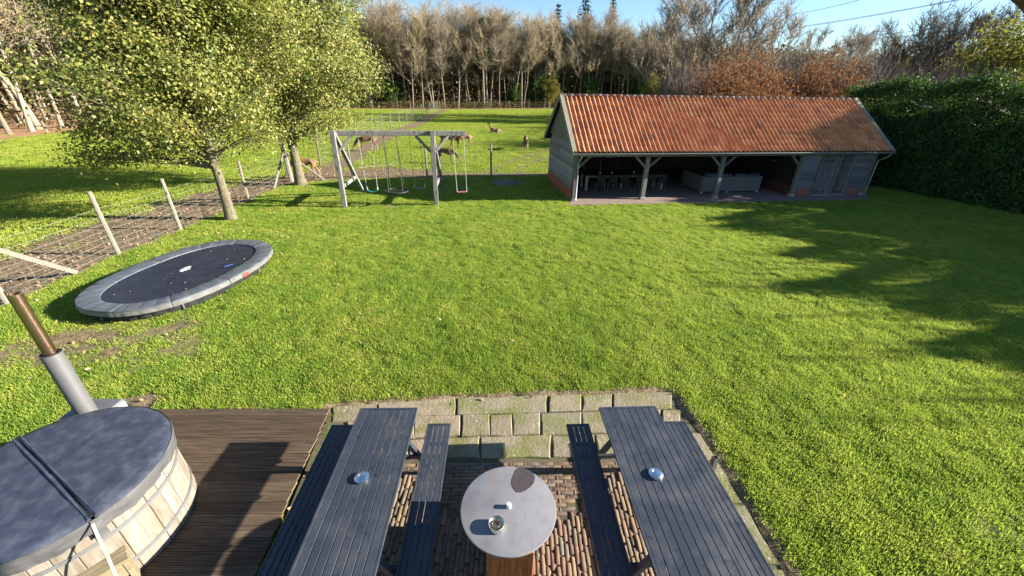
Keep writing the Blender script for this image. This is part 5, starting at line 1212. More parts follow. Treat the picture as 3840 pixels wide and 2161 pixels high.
# ------------------------------------------------------------------ the two oaks
def oak(name, label, base, fork, rad, zc, hz, nclu, nleaf, seed, trunk_r, lobes, ox=0.0, thin=0.0, extra=(), tilt=0.0):
    rs = np.random.RandomState(seed); rnd = random.Random(seed)
    t = thing(name, label, 'oak tree', base, 0, 'young oaks along the paddock fence')
    trunk = MB(); ln = Vector((rnd.uniform(-.1, .1), rnd.uniform(-.1, .1), 0)); topz = zc + hz * 0.55
    axis = [Vector((0, 0, -.1)), Vector((0, 0, 0.12)), Vector((0.01, 0, 0.5)), Vector((0.0, 0.02, fork * 0.6)), Vector((ln.x * .3, ln.y * .3, fork)), Vector((ln.x, ln.y, fork + (topz - fork) * .4)), Vector((ln.x * 2, ln.y, topz))]
    trunk.tube(axis, [trunk_r * 1.55, trunk_r * 1.22, trunk_r * 1.0, trunk_r * .86, trunk_r * .82, trunk_r * .5, trunk_r * .12], 12)
    # cluster centres
    C_ = []
    while len(C_) < nclu:
        v = rs.normal(size=3); v /= np.linalg.norm(v); r = rs.rand() ** 0.42
        p = v * r; x, y, z = p[0] * rad[0], p[1] * rad[1], p[2] * hz
        ang = math.atan2(y, x); bul = 1 + 0.13 * math.sin(ang * 3 + lobes) + 0.10 * math.sin(z * 1.7 + ang * 2 + lobes * 2)
        x *= bul; y *= bul
        if p[2] < 0: x *= 1 - 0.45 * p[2]; y *= 1 - 0.45 * p[2]
        if fbm(np.array(x + 11 + lobes), np.array(y + z * 1.4), 1.3) < 0.36 + thin * sstep(-0.8, -2.6, x) and r > 0.40: continue
        C_.append((x + ox + tilt * max(0.0, zc + z - 4.8), y, zc + z, r))
    C_ = np.array(C_ + [(a_ - base.x, 0.0 + b_, c_, 1.0) for a_, b_, c_ in extra])
    # limbs to a part of the clusters
    limbs = MB()
    order = np.argsort(-C_[:, 3])
    for k_ in order[:int(nclu * 0.20)]:
        tgt = Vector(C_[k_, :3]); z0 = min(max(fork * 0.85 + (tgt.z - fork) * 0.35 + rnd.uniform(-.2, .2), fork * 0.80), topz - 0.5); f = (z0 - fork) / (topz - fork)
        st = Vector((ln.x * max(f, 0), ln.y * max(f, 0), z0)); md = st.lerp(tgt, 0.5) + Vector((rnd.uniform(-.25, .25), rnd.uniform(-.25, .25), rnd.uniform(-.1, .35)))
        q1 = st.lerp(md, 0.5) + Vector((0, 0, .06)); r_ = 0.028 * (1 - 0.6 * max(f, 0)) * rnd.uniform(.8, 1.5)
        limbs.tube([st, q1, md, tgt], [r_, r_ * .8, r_ * .5, r_ * .15], 5, cap=False)
        for j in range(3):
            e_ = tgt + Vector((rnd.uniform(-.5, .5), rnd.uniform(-.5, .5), rnd.uniform(-.3, .4))); limbs.tube([md.lerp(tgt, rnd.uniform(.1, .8)), e_], [r_ * .35, r_ * .1], 3, cap=False)
    P = []; N_ = []
    for c in C_:
        m_ = int(nleaf * rs.uniform(.6, 1.4)); s_ = rs.uniform(.28, .50)
        q = rs.normal(size=(m_, 3)) * np.array([s_, s_, s_ * 0.55]); P.append(q + c[:3])
        o_ = c[:3] - np.array([0, 0, zc]); N_.append(np.tile(o_ / (np.linalg.norm(o_) + 1e-6) * 0.7, (m_, 1)))
    P = np.concatenate(P); N_ = np.concatenate(N_)
    trunk.build('trunk', BARK, t, smooth=True); limbs.build('limbs', BARK, t, smooth=True)
    o = leaf_obj('crown', P, rs.uniform(.06, .13, len(P)), OAKLEAF, t, rs, ratio=0.62, up=0.5, fold=0.12, N=N_); return t
b1 = at(583, 552); b2 = at(757, 465)
low = [(-11.9 - t_ * .5 + random.uniform(-.2, .2), random.uniform(-.5, .5), 2.55 - t_ * .09 + random.uniform(-.15, .35)) for t_ in range(7) for _ in range(3)] + [(-13.5 - t_ * .33, random.uniform(-.4, .4), 4.4 + random.uniform(-.15, .2) + .05 * t_) for t_ in range(7) for _ in range(2)] + [(-13.3 - t_ * .3, random.uniform(-.4, .4), 3.4 + random.uniform(-.15, .2) - .06 * t_) for t_ in range(5) for _ in range(2)]
oak('oak_tree', 'green leafy oak nearer the house with a slim trunk by the lawn fence', b1, 2.3, (3.15, 3.1), 5.85, 3.6, 800, 145, 11, 0.17, 0.4, ox=-0.55, thin=0.10, extra=low, tilt=0.42)
oak('oak_tree', 'green leafy oak with the thicker trunk by the fence corner behind the first one', b2, 2.2, (3.6, 3.3), 6.6, 4.5, 900, 145, 12, 0.235, 2.1, ox=0.3)

# ------------------------------------------------------------------ bare trees
def bare_tree(seed, H, clear=0.4, spread=0.24, nl=15, nb=6, nt=8, tw=0.022, tr=0.19, up=0.75, multi=1):
    rnd = random.Random(seed); T = MB(); W = MB()
    def walk(p, d, L, n, wob, lift):
        pts = [p.copy()]
        for i in range(n):
            d = (d + Vector((rnd.gauss(0, wob), rnd.gauss(0, wob), rnd.gauss(0, wob) + lift))).normalized(); p = p + d * L / n; pts.append(p.copy())
        return pts, d
    for mI in range(multi):
        d0 = Vector((rnd.gauss(0, .03), rnd.gauss(0, .03), 1)) if multi == 1 else Vector((math.cos(mI * 6.28 / multi + seed) * .35, math.sin(mI * 6.28 / multi + seed) * .35, 1))
        d0.normalize()
        tp, _ = walk(Vector((0, 0, -.3)), d0, H * 0.86, 9, 0.045, 0.03)
        rad = [tr * (1.25 if i == 0 else 1) * (1 - i / 9.6) ** 0.8 for i in range(10)]; T.tube(tp, rad, 7, cap=False)
        for i in range(nl // multi + 1):
            f = clear + (0.97 - clear) * (i + rnd.random() * .8) / (nl // multi + 1); s_ = f * 9; k_ = min(int(s_), 8); st = tp[k_].lerp(tp[k_ + 1], s_ - k_)
            az = i * 2.4 + rnd.uniform(-.5, .5); el = rnd.uniform(.35, .75) + f * .35
            d = Vector((math.cos(az) * math.cos(el), math.sin(az) * math.cos(el), math.sin(el) * up + .1)).normalized(); L = H * spread * (1.25 - 0.75 * abs(f - clear - .12)) * rnd.uniform(.7, 1.15)
            lp, ld = walk(st, d, L, 5, 0.16, 0.09); r0 = tr * 0.40 * (1.15 - f * .7); T.tube(lp, [r0 * (1 - j / 6) for j in range(6)], 5, cap=False)
            for b_ in range(nb):
                s2 = rnd.uniform(1.0, 5); k2 = min(int(s2), 4); q = lp[k2].lerp(lp[k2 + 1], s2 - k2)
                bd_ = (ld + Vector((rnd.gauss(0, .6), rnd.gauss(0, .6), rnd.gauss(.12, .45)))).normalized(); bp_, bl_ = walk(q, bd_, L * rnd.uniform(.28, .6), 3, 0.2, 0.1)
                W.tube(bp_, [r0 * .34, r0 * .26, r0 * .18, tw * .8], 4, cap=False)
                for t_ in range(nt):
                    s3 = rnd.uniform(.4, 3); k3 = min(int(s3), 2); q3 = bp_[k3].lerp(bp_[k3 + 1], s3 - k3)
                    td = (bl_ + Vector((rnd.gauss(0, .65), rnd.gauss(0, .65), rnd.gauss(.2, .5)))).normalized(); tp_, _ = walk(q3, td, rnd.uniform(.9, 2.3) * H / 22, 2, 0.2, 0.08)
                    W.tube(tp_, [tw, tw * .8, tw * .35], 3, cap=False)
    return T.mesh('trunk'), W.mesh('crown')
def make_proto(seed, bark, twig, **kw):
    a, b_ = bare_tree(seed, **kw)
    for me, mt in ((a, bark), (b_, twig)):
        me.materials.append(mt); me.polygons.foreach_set('use_smooth', [True] * len(me.polygons))
    return a, b_, kw['H']
PROT = [make_proto(s_, BARK_FAR, (TWIG, TWIG_GREY)[s_ % 2], H=22.0, clear=c_, spread=sp_, nl=n_, nb=9, nt=12, tw=0.023, tr=r_) for s_, c_, sp_, n_, r_ in ((31, .40, .26, 17, .19), (32, .34, .29, 19, .22), (33, .46, .23, 15, .16), (34, .38, .28, 18, .20), (35, .26, .30, 20, .24), (36, .50, .21, 14, .15))]
SPREADP = [make_proto(s_, BARK_FAR, TWIG_GREY, H=17.0, clear=.16, spread=.34, nl=22, nb=10, nt=12, tw=0.028, tr=.28, multi=m_) for s_, m_ in ((41, 1), (42, 3), (43, 2))]
BACKLIT_BARK = surf('backlit_bark', [(0.3, (0.045, 0.04, 0.032)), (0.7, (0.09, 0.08, 0.062))], 3, (2, 2, .5), 0.9, 0.3, 0.03, var=.1)  # bark colour darkened to paint the backlit look of the big trees
BACKLIT_TWIG = surf('backlit_twigs', [(0.3, (0.085, 0.07, 0.048)), (0.7, (0.14, 0.115, 0.075))], 0.6, (1, 1, 1), 0.9, 0.0, var=.15)  # twig colour darkened likewise, as seen against the light
BIGT = [make_proto(s_, BACKLIT_BARK, BACKLIT_TWIG, H=17.0, clear=.14, spread=.40, nl=26, nb=13, nt=12, tw=0.024, tr=.34, multi=m_) for s_, m_ in ((45, 2), (46, 3))]
def put_tree(name, label, cat, pr, x, y, H, group=None, z=0.0, leaf=None):
    t = thing(name, label, cat, (x, y, z), random.uniform(0, 6.28), group); s_ = H / pr[2]; t.scale = (s_, s_, s_ * random.uniform(.97, 1.03))
    for nm, me in zip(('trunk', 'crown'), pr[:2]):
        o = bpy.data.objects.new(nm, me); COL.objects.link(o); o.parent = t
    return t
# conifers
def spruce(seed, H, dens=26):
    rs = np.random.RandomState(seed); rnd = random.Random(seed); T = MB(); T.tube([(0, 0, -.2), (0, 0, H * .5), (0, 0, H)], [.24, .15, .02], 7, cap=False); P = []; Nn = []
    for i in range(dens):
        f = 0.18 + 0.81 * i / dens; z = H * f; R_ = (1 - f) * H * 0.20 + 0.25
        for j in range(9):
            az = j * .7 + i * 1.1 + rnd.uniform(-.2, .2); L = R_ * rnd.uniform(.65, 1.15); n_ = max(6, int(L * 9)); s_ = rs.rand(n_)
            q = np.stack([math.cos(az) * L * s_, math.sin(az) * L * s_, z - 0.32 * L * s_ + rs.normal(size=n_) * .10], 1) + rs.normal(size=(n_, 3)) * .14; P.append(q)
    P = np.concatenate(P); V, F = leaf_quads(P, rs.uniform(.3, .6, len(P)), rs, ratio=.35, up=.6); me = mesh_np('crown', V, F); me.materials.append(CONIFER); tm_ = T.mesh('trunk'); tm_.materials.append(BARK_FAR); return tm_, me, H
def pine(seed, H):
    rs = np.random.RandomState(seed); rnd = random.Random(seed); T = MB(); T.tube([(0, 0, -.2), (.2, 0, H * .5), (.1, .2, H)], [.22, .17, .04], 7, cap=False); P = []
    for i in range(24):
        z = H * rnd.uniform(.52, 1.0); az = rnd.uniform(0, 6.28); L = rnd.uniform(.6, 3.0) * (1.25 - z / H * .6); c = np.array([math.cos(az) * L, math.sin(az) * L, z + .3])
        T.tube([(.12, .1, z - .5), c], [.06, .03], 4, cap=False); P.append(c + rs.normal(size=(110, 3)) * np.array([.75, .75, .32]))
    P = np.concatenate(P); V, F = leaf_quads(P, rs.uniform(.22, .42, len(P)), rs, ratio=.4, up=.5); me = mesh_np('crown', V, F); me.materials.append(CONIFER); tm_ = T.mesh('trunk'); tm_.materials.append(BARK_FAR); return tm_, me, H
SPR = [spruce(51, 24), spruce(52, 24)]; PIN = [pine(53, 19), pine(54, 19)]
def leafy(seed, H, mat, R_, n_, size, low=0.12, bark=None):
    rs = np.random.RandomState(seed); rnd = random.Random(seed); T = MB(); T.tube([(0, 0, -.2), (0, 0, H * .5), (0, 0, H * .9)], [.14 * H / 8, .08 * H / 8, .02], 6, cap=False); P = []
    for i in range(90):
        v = rs.normal(size=3); v /= np.linalg.norm(v); r = rs.rand() ** .45; c = np.array([v[0] * R_ * r, v[1] * R_ * r, H * (low + (1 - low) * (0.5 + 0.5 * v[2] * r))]); P.append(c + rs.normal(size=(n_, 3)) * R_ * .13)
        if i % 2: T.tube([(0, 0, max(.3, c[2] * .5)), c], [.04 * H / 8, .01], 4, cap=False)
    P = np.concatenate(P); V, F = leaf_quads(P, rs.uniform(size * .7, size * 1.3, len(P)), rs, ratio=.6, up=.4); me = mesh_np('crown', V, F); me.materials.append(mat); tm_ = T.mesh('trunk'); tm_.materials.append(bark or BARK_FAR); return tm_, me, H
YG = [leafy(61, 9, YGREEN, 2.6, 60, .26), leafy(62, 9, YGREEN, 3.4, 60, .28)]
HOLLY = leafy(63, 9, HEDGELEAF, 2.4, 60, .28)
COPB = leafy(64, 7, COPPER, 4.2, 85, .20, low=.10)

# ------------------------------------------------------------------ the wood beyond the field
dx_ = [p[0] for p in FENCE_D]; dy_ = [p[1] for p in FENCE_D]
def fdy(x): return float(np.interp(x, dx_, dy_))
GW = 'bare trees at the edge of the wood beyond the field'
kinds = ['bare grey trunked beech in the wood beyond the deer field', 'bare spreading oak with tan twigs in the wood beyond the deer field', 'bare thin trunked tree in the wood beyond the deer field']
def wood_label(p, x, y, row):
    px = project((x, y, 0))[0]; where = 'left of the end of the field fence' if px < 1112 else ('between the field fence and the shed gable' if px < 1425 else 'seen over the shed roof')
    return ('bare grey trunked beech', 'bare spreading tan oak', 'bare thin trunked tree')[(0, 1, 2, 0, 1, 2)[p]] + (' at the field edge, ', ' in the second row, ', ' deep in the wood, ')[row] + where
wr = random.Random(5); x = -33.0
while x < 48:
    p = wr.randrange(6); y_ = fdy(x) + wr.uniform(1.5, 4.5); put_tree('bare_tree', wood_label(p, x, y_, 0), 'tree', PROT[p], x, y_, wr.uniform(15.5, 21.5) * (1.0 if x < 25 else 0.9), GW); x += wr.uniform(1.7, 3.1)
for ya, yb_, st in ((5.5, 9.5, 3.4), (11, 17, 4.2)):
    x = -36.0
    while x < 56:
        p = wr.randrange(6); y_ = fdy(x) + wr.uniform(ya, yb_); put_tree('bare_tree', wood_label(p, x, y_, 1 if ya < 10 else 2), 'tree', PROT[p], x, y_, wr.uniform(16, 22.5) * (1.0 if x < 25 else 0.88), GW); x += wr.uniform(.7, 1.3) * st
for px, tpy, dY, kind, lab in ((885, -25, 12, 0, 'dark spruce rising above the bare wood beside the second oak'), (1405, 0, 14, 0, 'dark spruce rising above the bare wood near the middle of the skyline'), (1478, -45, 13, 1, 'widest dark green spruce on the skyline above the wood'), (1545, -8, 12, 1, 'thin dark spruce just right of the widest one on the skyline'), (1270, 30, 14, 0, 'dark spruce half hidden behind the bare crowns of the wood')):
    Y = 118 + dY; q = at_y(px, tpy, Y); t = put_tree('spruce_tree', lab, 'spruce', SPR[kind], q.x, Y, q.z + 0.4); t.scale[0] *= 1.35; t.scale[1] *= 1.35
for i in range(26):
    x = wr.uniform(-30, 44); put_tree('pine_tree', 'dark green pine standing among the bare trees of the far wood', 'pine', PIN[i % 2], x, fdy(x) + wr.uniform(2, 12), wr.uniform(13, 20), 'pines among the bare trees')
for i in range(8):
    x = wr.uniform(-30, 36); put_tree('holly_tree', 'dark green evergreen bush under the bare trees of the far wood', 'bush', HOLLY, x, fdy(x) + wr.uniform(1.0, 7), wr.uniform(3.5, 9), 'evergreen bushes under the trees')
for px, py, H, lab in ((1395, 200, 8.0, 'yellow green small tree at the wood edge just left of the shed roof'), (1622, 205, 8.5, 'yellow green small tree behind the shed roof')):
    q = at_y(px, py, 104); put_tree('small_tree', lab, 'tree', YG[0], q.x, fdy(q.x) + 1.0 if px < 1500 else 96, H)
# dark mass of twigs and leaves inside the wood
BROWN_FAR = leafmat('brown_tree_mass', [(0.2, (0.08, 0.062, 0.034)), (0.5, (0.15, 0.115, 0.066)), (0.8, (0.22, 0.17, 0.10))], .15, .95, .3, 0.0, (.2, .14, .06))
def mass(name, label, n_, fx, fy, zmax, size, mat, pw=1.6, **kw):
    x = fx(n_); y = fy(x, n_); z = zmax * RS.rand(n_) ** pw * (0.65 + 0.7 * fbm(x, y, 5.0)); return tag(leaf_obj(name, np.stack([x, y, z], 1), RS.uniform(size * .6, size * 1.4, n_), mat, None, RS, **kw), label, 'undergrowth', kind='stuff')
mass('undergrowth', 'dim undergrowth and twigs inside the far wood', 52000, lambda n_: RS.uniform(-40, 60, n_), lambda x, n_: np.interp(x, dx_, dy_) + 3.5 + 20 * RS.rand(n_), 13.0, .42, UNDER, 1.25, ratio=.4)
mass('undergrowth', 'low brambles along the foot of the far wood', 12000, lambda n_: RS.uniform(-34, 44, n_), lambda x, n_: np.interp(x, dx_, dy_) + 0.4 + 4.5 * RS.rand(n_), 1.5, .25, UNDER, 1.2)
mass('undergrowth', 'dark distant tree mass behind the far wood', 30000, lambda n_: RS.uniform(-60, 95, n_), lambda x, n_: np.interp(x, dx_, dy_) + 24 + 14 * RS.rand(n_), 16.0, 1.5, UNDER, .9, ratio=.6)

# ------------------------------------------------------------------ beech wood on the left
def lx(y): return float(np.interp(y, [10, 35, 48, 70, 92, 130], [-41, -44, -48, -47, -41, -36]))
GL = 'tall bare beeches of the wood on the left'
y = 24.0
while y < 96:
    p = wr.choice((0, 1, 3, 4)); put_tree('bare_beech', 'tall bare beech with a pale trunk at the front edge of the left wood', 'tree', PROT[p], lx(y) - wr.uniform(2.0, 4.0), y, wr.uniform(18, 23), GL); y += wr.uniform(2.2, 3.8)
for off in (6.5, 11, 16, 22):
    y = 22.0
    while y < 104:
        p = wr.randrange(6); put_tree('bare_beech', 'tall bare beech standing deep inside the left wood behind the front trunks', 'tree', PROT[p], lx(y) - off - wr.uniform(-1.5, 1.5), y, wr.uniform(19, 24), GL); y += wr.uniform(3.2, 5.5)
q = at(100, 325); put_tree('bare_beech', 'nearest thick pale beech trunk at the wood edge on the far left', 'tree', PROT[4], q.x, q.y, 24)
mass('undergrowth', 'brown twiggy undergrowth inside the wood on the left', 26000, lambda n_: -RS.uniform(51, 80, n_), lambda x, n_: RS.uniform(18, 112, n_), 8.0, .4, leafmat('brown_undergrowth', [(0.2, (0.07, 0.052, 0.026)), (0.5, (0.17, 0.125, 0.066)), (0.8, (0.24, 0.18, 0.10))], .15, .95, .3, 0.0, (.2, .14, .06)), 1.3, ratio=.4)
mass('undergrowth', 'dark far mass of trunks and leaves behind the left wood', 16000, lambda n_: -RS.uniform(74, 100, n_), lambda x, n_: RS.uniform(15, 130, n_), 18.0, 1.4, BROWN_FAR, .9, ratio=.6)

# ------------------------------------------------------------------ trees to the right, behind the shed
for px, tpy, Y, pr, lab in ((1700, -15, 78, SPREADP[0], 'big bare tree behind the shed roof, left one of the pair with the tallest crowns'), (1790, -40, 70, SPREADP[2], 'big bare tree behind the shed roof with crown cut by the upper frame'), (1905, -30, 66, SPREADP[0], 'big bare tree behind the red leaved beech, right end of the tall wood'), (1975, 15, 80, SPREADP[1], 'bare many stemmed tree at the right end of the tall wood'),
        (2075, 95, 92, SPREADP[1], 'bare small crowned tree over the right part of the shed roof'), (2130, 70, 78, SPREADP[2], 'bare slender tree over the right end of the shed roof'), (2180, 85, 105, SPREADP[0], 'bare grey tree in the gap right of the shed'), (2250, 92, 120, SPREADP[1], 'far bare tree above the scrub, left of the big right hand tree'), (2310, 95, 120, SPREADP[2], 'far bare tree above the scrub, next to the big right hand tree'),
        (2375, 30, 66, BIGT[0], 'big many stemmed bare tree above the laurel hedge, its left crown'), (2450, 5, 62, BIGT[1], 'big many stemmed bare tree above the laurel hedge, its right crown'), (2520, 40, 66, SPREADP[2], 'bare tree beside the yellow green tree at the right edge')):
    q = at_y(px, tpy, Y); put_tree('bare_tree', lab, 'tree', pr, q.x, Y, q.z)
for px, tpy, Y, lab in ((2545, 70, 52, 'yellow green leafy tree above the hedge at the right edge'), (2600, 45, 50, 'taller yellow green tree mostly beyond the right edge'), (2290, 142, 110, 'dull yellow green tree far behind the scrub')):
    q = at_y(px, tpy, Y); put_tree('leafy_tree', lab, 'tree', YG[1], q.x, Y, q.z)
for px, tpy, Y, H, lab in ((1890, 140, 40, 0, 'red brown leaved beech bush rising behind the shed roof'), (1820, 165, 38, 0, 'lower red brown beech bush behind the middle of the shed roof'), (2090, 150, 44, 0, 'sparse red leaved young beech behind the right end of the roof')):
    q = at_y(px, tpy, Y); t = put_tree('beech_bush', lab, 'bush', COPB, q.x, Y, q.z); t.scale[0] *= 0.85; t.scale[1] *= 0.85
def scrubs():
    out = []
    for s_ in range(3):
        rnd = random.Random(80 + s_); W = MB()
        for i in range(26):
            a = rnd.uniform(0, 6.28); d = Vector((math.cos(a) * rnd.uniform(.05, .4), math.sin(a) * rnd.uniform(.05, .4), 1)).normalized(); L = rnd.uniform(3, 6.2); p0 = Vector((rnd.uniform(-.8, .8), rnd.uniform(-.8, .8), 0)); p1 = p0 + d * L * .5; p2 = p0 + d * L + Vector((0, 0, .2))
            W.tube([p0, p1, p2], [.035, .024, .008], 3, cap=False)
            for j in range(6):
                st = p0.lerp(p2, rnd.uniform(.3, .95)); W.tube([st, st + (d + Vector((rnd.gauss(0, .4), rnd.gauss(0, .4), .2))).normalized() * rnd.uniform(.5, 1.4)], [.018, .006], 3, cap=False)
        me = W.mesh('scrub_source'); out.append(source('scrub_source', me, TWIG_PINK))
    return out
SCR = scrubs(); n_ = 1500; sy2 = RS.uniform(44, 96, n_); sx2 = RS.uniform(0.30, 1.35, n_) * sy2 + 4
k_ = (sx2 > 16) & ~((sx2 < 24) & (sy2 < 50)); sx2, sy2 = sx2[k_], sy2[k_]; n_ = len(sx2)
scatter('scrub', np.stack([sx2, sy2, np.zeros(n_)], 1), np.stack([np.zeros(n_), np.zeros(n_), RS.uniform(0, 6.28, n_)], 1), RS.uniform(.75, 1.25, n_) * (0.75 + sy2 / 150), SCR, 'pinkish brown leafless scrub beyond the laurel hedge', 'scrub')
mass('undergrowth', 'dull olive tree mass far behind the scrub', 26000, lambda n_: RS.uniform(50, 260, n_), lambda x, n_: 130 + 40 * RS.rand(n_) - (x - 50) * .25, 14.0, 1.4, BROWN_FAR, .9, ratio=.6)
mass('undergrowth', 'low bramble and shrub growth behind the shed and the hedge', 16000, lambda n_: RS.uniform(8, 60, n_), lambda x, n_: np.maximum(34 + 16 * RS.rand(n_), x * 0.55 + 8), 3.4, .26, UNDER, 1.0)

# ------------------------------------------------------------------ laurel hedge
HL = [(18.3, 25.2), (19.9, 22.3), (21.75, 16.8), (23.6, 11.0), (25.2, 5.6), (25.7, 3.3)]
def hedge():
    t = thing('laurel_hedge', 'tall dark green laurel hedge along the right side of the lawn', 'hedge', (21.75, 16.8, 0))
    o3 = np.array([21.75, 16.8, 0]); seg = np.array(HL); L = np.r_[0, np.cumsum(np.hypot(*np.diff(seg, axis=0).T))]
    def pos(s_): return np.stack([np.interp(s_, L, seg[:, 0]), np.interp(s_, L, seg[:, 1])], 1)
    def nrm(s_): d = pos(s_ + .3) - pos(s_ - .3); d /= np.linalg.norm(d, axis=1)[:, None]; return np.stack([d[:, 1], -d[:, 0]], 1)     # towards the lawn
    def top(s_): return 4.75 + 0.9 * (N1(s_ / 1.9, s_ * 0 + 3) - .5) + 0.8 * (N2(s_ / .7, s_ * 0) - .5) + 1.15 * sstep(12, 16, s_) * (0.1 + 1.2 * N3(s_ / 0.9, s_ * 0 + 5)) + 0.45 * sstep(7, 1, s_)
    TH = 2.4; P = []; NN = []
    n_ = 46000; s_ = RS.uniform(0, L[-1], n_); z = RS.rand(n_) ** 0.85 * top(s_); nr = nrm(s_)
    bulge = 0.35 * (fbm(s_ * 1.0, z, 1.1) - .5) * 2 + 0.22 * (fbm(s_ + 40, z, .45) - .5) * 2; dep = bulge - RS.exponential(.16, n_)
    dep -= 0.8 * sstep(.70, 1.0, z / top(s_)) ** 2 + RS.rand(n_) * 0.9 * sstep(.70, .85, z / top(s_)); P.append(np.c_[pos(s_) + nr * dep[:, None], z]); NN.append(np.c_[nr, np.full(n_, .35)])
    n_ = 26000; s_ = RS.uniform(0, L[-1], n_); w_ = RS.rand(n_); nr = nrm(s_); zz = top(s_) + 0.30 * (fbm(s_, w_ * TH, .5) - .5) * 2 - RS.exponential(.16, n_) - 0.5 * (2 * w_ - 1) ** 4 + (RS.rand(n_) > .93) * RS.rand(n_) * .45
    P.append(np.c_[pos(s_) - nr * (w_ * TH)[:, None], zz]); NN.append(np.c_[nr * .1, np.full(n_, 1.0)])
    n_ = 9000; s_ = RS.uniform(0, L[-1], n_); z = RS.rand(n_) * top(s_); nr = nrm(s_); P.append(np.c_[pos(s_) - nr * (TH + .1 * RS.rand(n_))[:, None], z]); NN.append(np.c_[-nr, np.full(n_, .3)])
    n_ = 3000; z = RS.rand(n_) * 4.4; s_ = np.full(n_, L[-1]); nr = nrm(s_); P.append(np.c_[pos(s_) - nr * (RS.rand(n_) * TH)[:, None] + RS.normal(size=(n_, 2)) * .15, z]); NN.append(np.tile([.2, -1, .3], (n_, 1)))
    for _ in range(230):
        s0 = np.array([RS.uniform(0, L[-1])]); c_ = pos(s0)[0] - nrm(s0)[0] * RS.uniform(.1, TH - .3); h0 = top(s0)[0] - .5; H_ = RS.uniform(.4, 1.0) if RS.rand() < .8 or s0[0] < L[-1] - 8 else RS.uniform(1.1, 1.9); m_ = int(34 * H_)
        t_ = RS.rand(m_); ln_ = RS.normal(size=2) * .18; q = np.c_[c_[0] + ln_[0] * t_ * H_ + RS.normal(size=m_) * .10 * (1.15 - t_), c_[1] + ln_[1] * t_ * H_ + RS.normal(size=m_) * .10 * (1.15 - t_), h0 + H_ * t_]
        P.append(q); NN.append(np.c_[RS.normal(size=(m_, 2)) * .6, np.full(m_, .5)])
    P = np.concatenate(P) - o3; NN = np.concatenate(NN)
    leaf_obj('foliage', P, RS.uniform(.10, .19, len(P)), HEDGELEAF, t, RS, ratio=.42, up=.15, fold=.06, N=NN)
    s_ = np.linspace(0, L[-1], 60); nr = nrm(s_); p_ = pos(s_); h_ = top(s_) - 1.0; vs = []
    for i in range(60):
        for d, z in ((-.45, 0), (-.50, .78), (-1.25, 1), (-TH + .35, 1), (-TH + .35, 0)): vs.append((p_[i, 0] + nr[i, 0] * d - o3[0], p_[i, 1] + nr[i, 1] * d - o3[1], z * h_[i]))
    MB().add(vs, [(i * 5 + q, i * 5 + q + 1, (i + 1) * 5 + q + 1, (i + 1) * 5 + q) for i in range(59) for q in range(4)] + [(0, 1, 2, 3, 4), (299, 298, 297, 296, 295)]).build('light_block_core', surf('dark_hedge_core', [(0.3, (0.012, 0.012, 0.008)), (0.7, (0.03, 0.03, 0.018))], 5, (1, 1, 1), .95, .3, .05), t)  # solid dark core added inside the foliage to block light
hedge()

# ------------------------------------------------------------------ fallen leaves
n_ = 5200; fx_ = RS.uniform(-13, 12, n_); fy_ = RS.uniform(4.5, 22.5, n_)
dens = np.clip(0.03 + 0.75 * sstep(-4.5, -11.2, fx_) * sstep(5, 9, fy_) + 0.14 * sstep(2, -9, fx_), 0, 1)
ok = (RS.rand(n_) < dens) & in_view(fx_, fy_) & ~inside(PATIO_POLY, fx_, fy_) & ~inside(DECK_POLY, fx_, fy_) & ~inside(SHED_POLY, fx_, fy_) & (tr_r(fx_, fy_, 2.2, 1.5) > 1)
fx_, fy_ = fx_[ok], fy_[ok]; n3 = 5200; ax_ = RS.uniform(-16, -6, n3); ay_ = RS.uniform(8, 26, n3); ok = RS.rand(n3) < dirt_amount(ax_, ay_); fx_ = np.r_[fx_, ax_[ok]]; fy_ = np.r_[fy_, ay_[ok]]
inl = (fx_ > LX0) & (fx_ < LX1) & (fy_ > LY0) & (fy_ < LY1)
fz_ = np.where(inl, lawn_height(fx_, fy_), 0.02) + RS.uniform(.02, .05, len(fx_))
tag(leaf_obj('fallen_leaves', np.stack([fx_, fy_, fz_], 1), RS.uniform(.05, .10, len(fx_)), LITTER, None, RS, ratio=.65, up=2.5, fold=.15), 'dry brown oak leaves scattered on the lawn and the bare strip', 'leaves', kind='stuff')
Q = []
for _ in range(26):
    a = RS.rand() * 6.28; r = RS.rand() ** .5 * .95; p = tr_pt(a, 1.8 * r, 1.08 * r); Q.append((p[0] + TR_C[0], p[1] + TR_C[1], .284))
tag(leaf_obj('leaves_on_mat', Q, RS.uniform(.04, .07, 26), LITTER, None, RS, ratio=.65, up=3, fold=.1), 'small dry leaves lying on the dark trampoline mat', 'leaves', kind='stuff')
Q = [(*tuple(PATIO_POLY[0][i] + d[i] for i in (0, 1)), .02 if d[0] < 0.2 else .03) for d in ((.08, -.35), (.15, -.9), (.2, -1.25), (.3, -2.0), (.25, -1.7), (.12, -.6), (1.9, .1), (2.4, .22), (3.2, .3), (-.4, -.8))]
tag(leaf_obj('leaves_on_paving', Q, RS.uniform(.05, .09, len(Q)), LITTER, None, RS, ratio=.65, up=3, fold=.1), 'few dry leaves caught between the deck edge and the paving', 'leaves', kind='stuff')

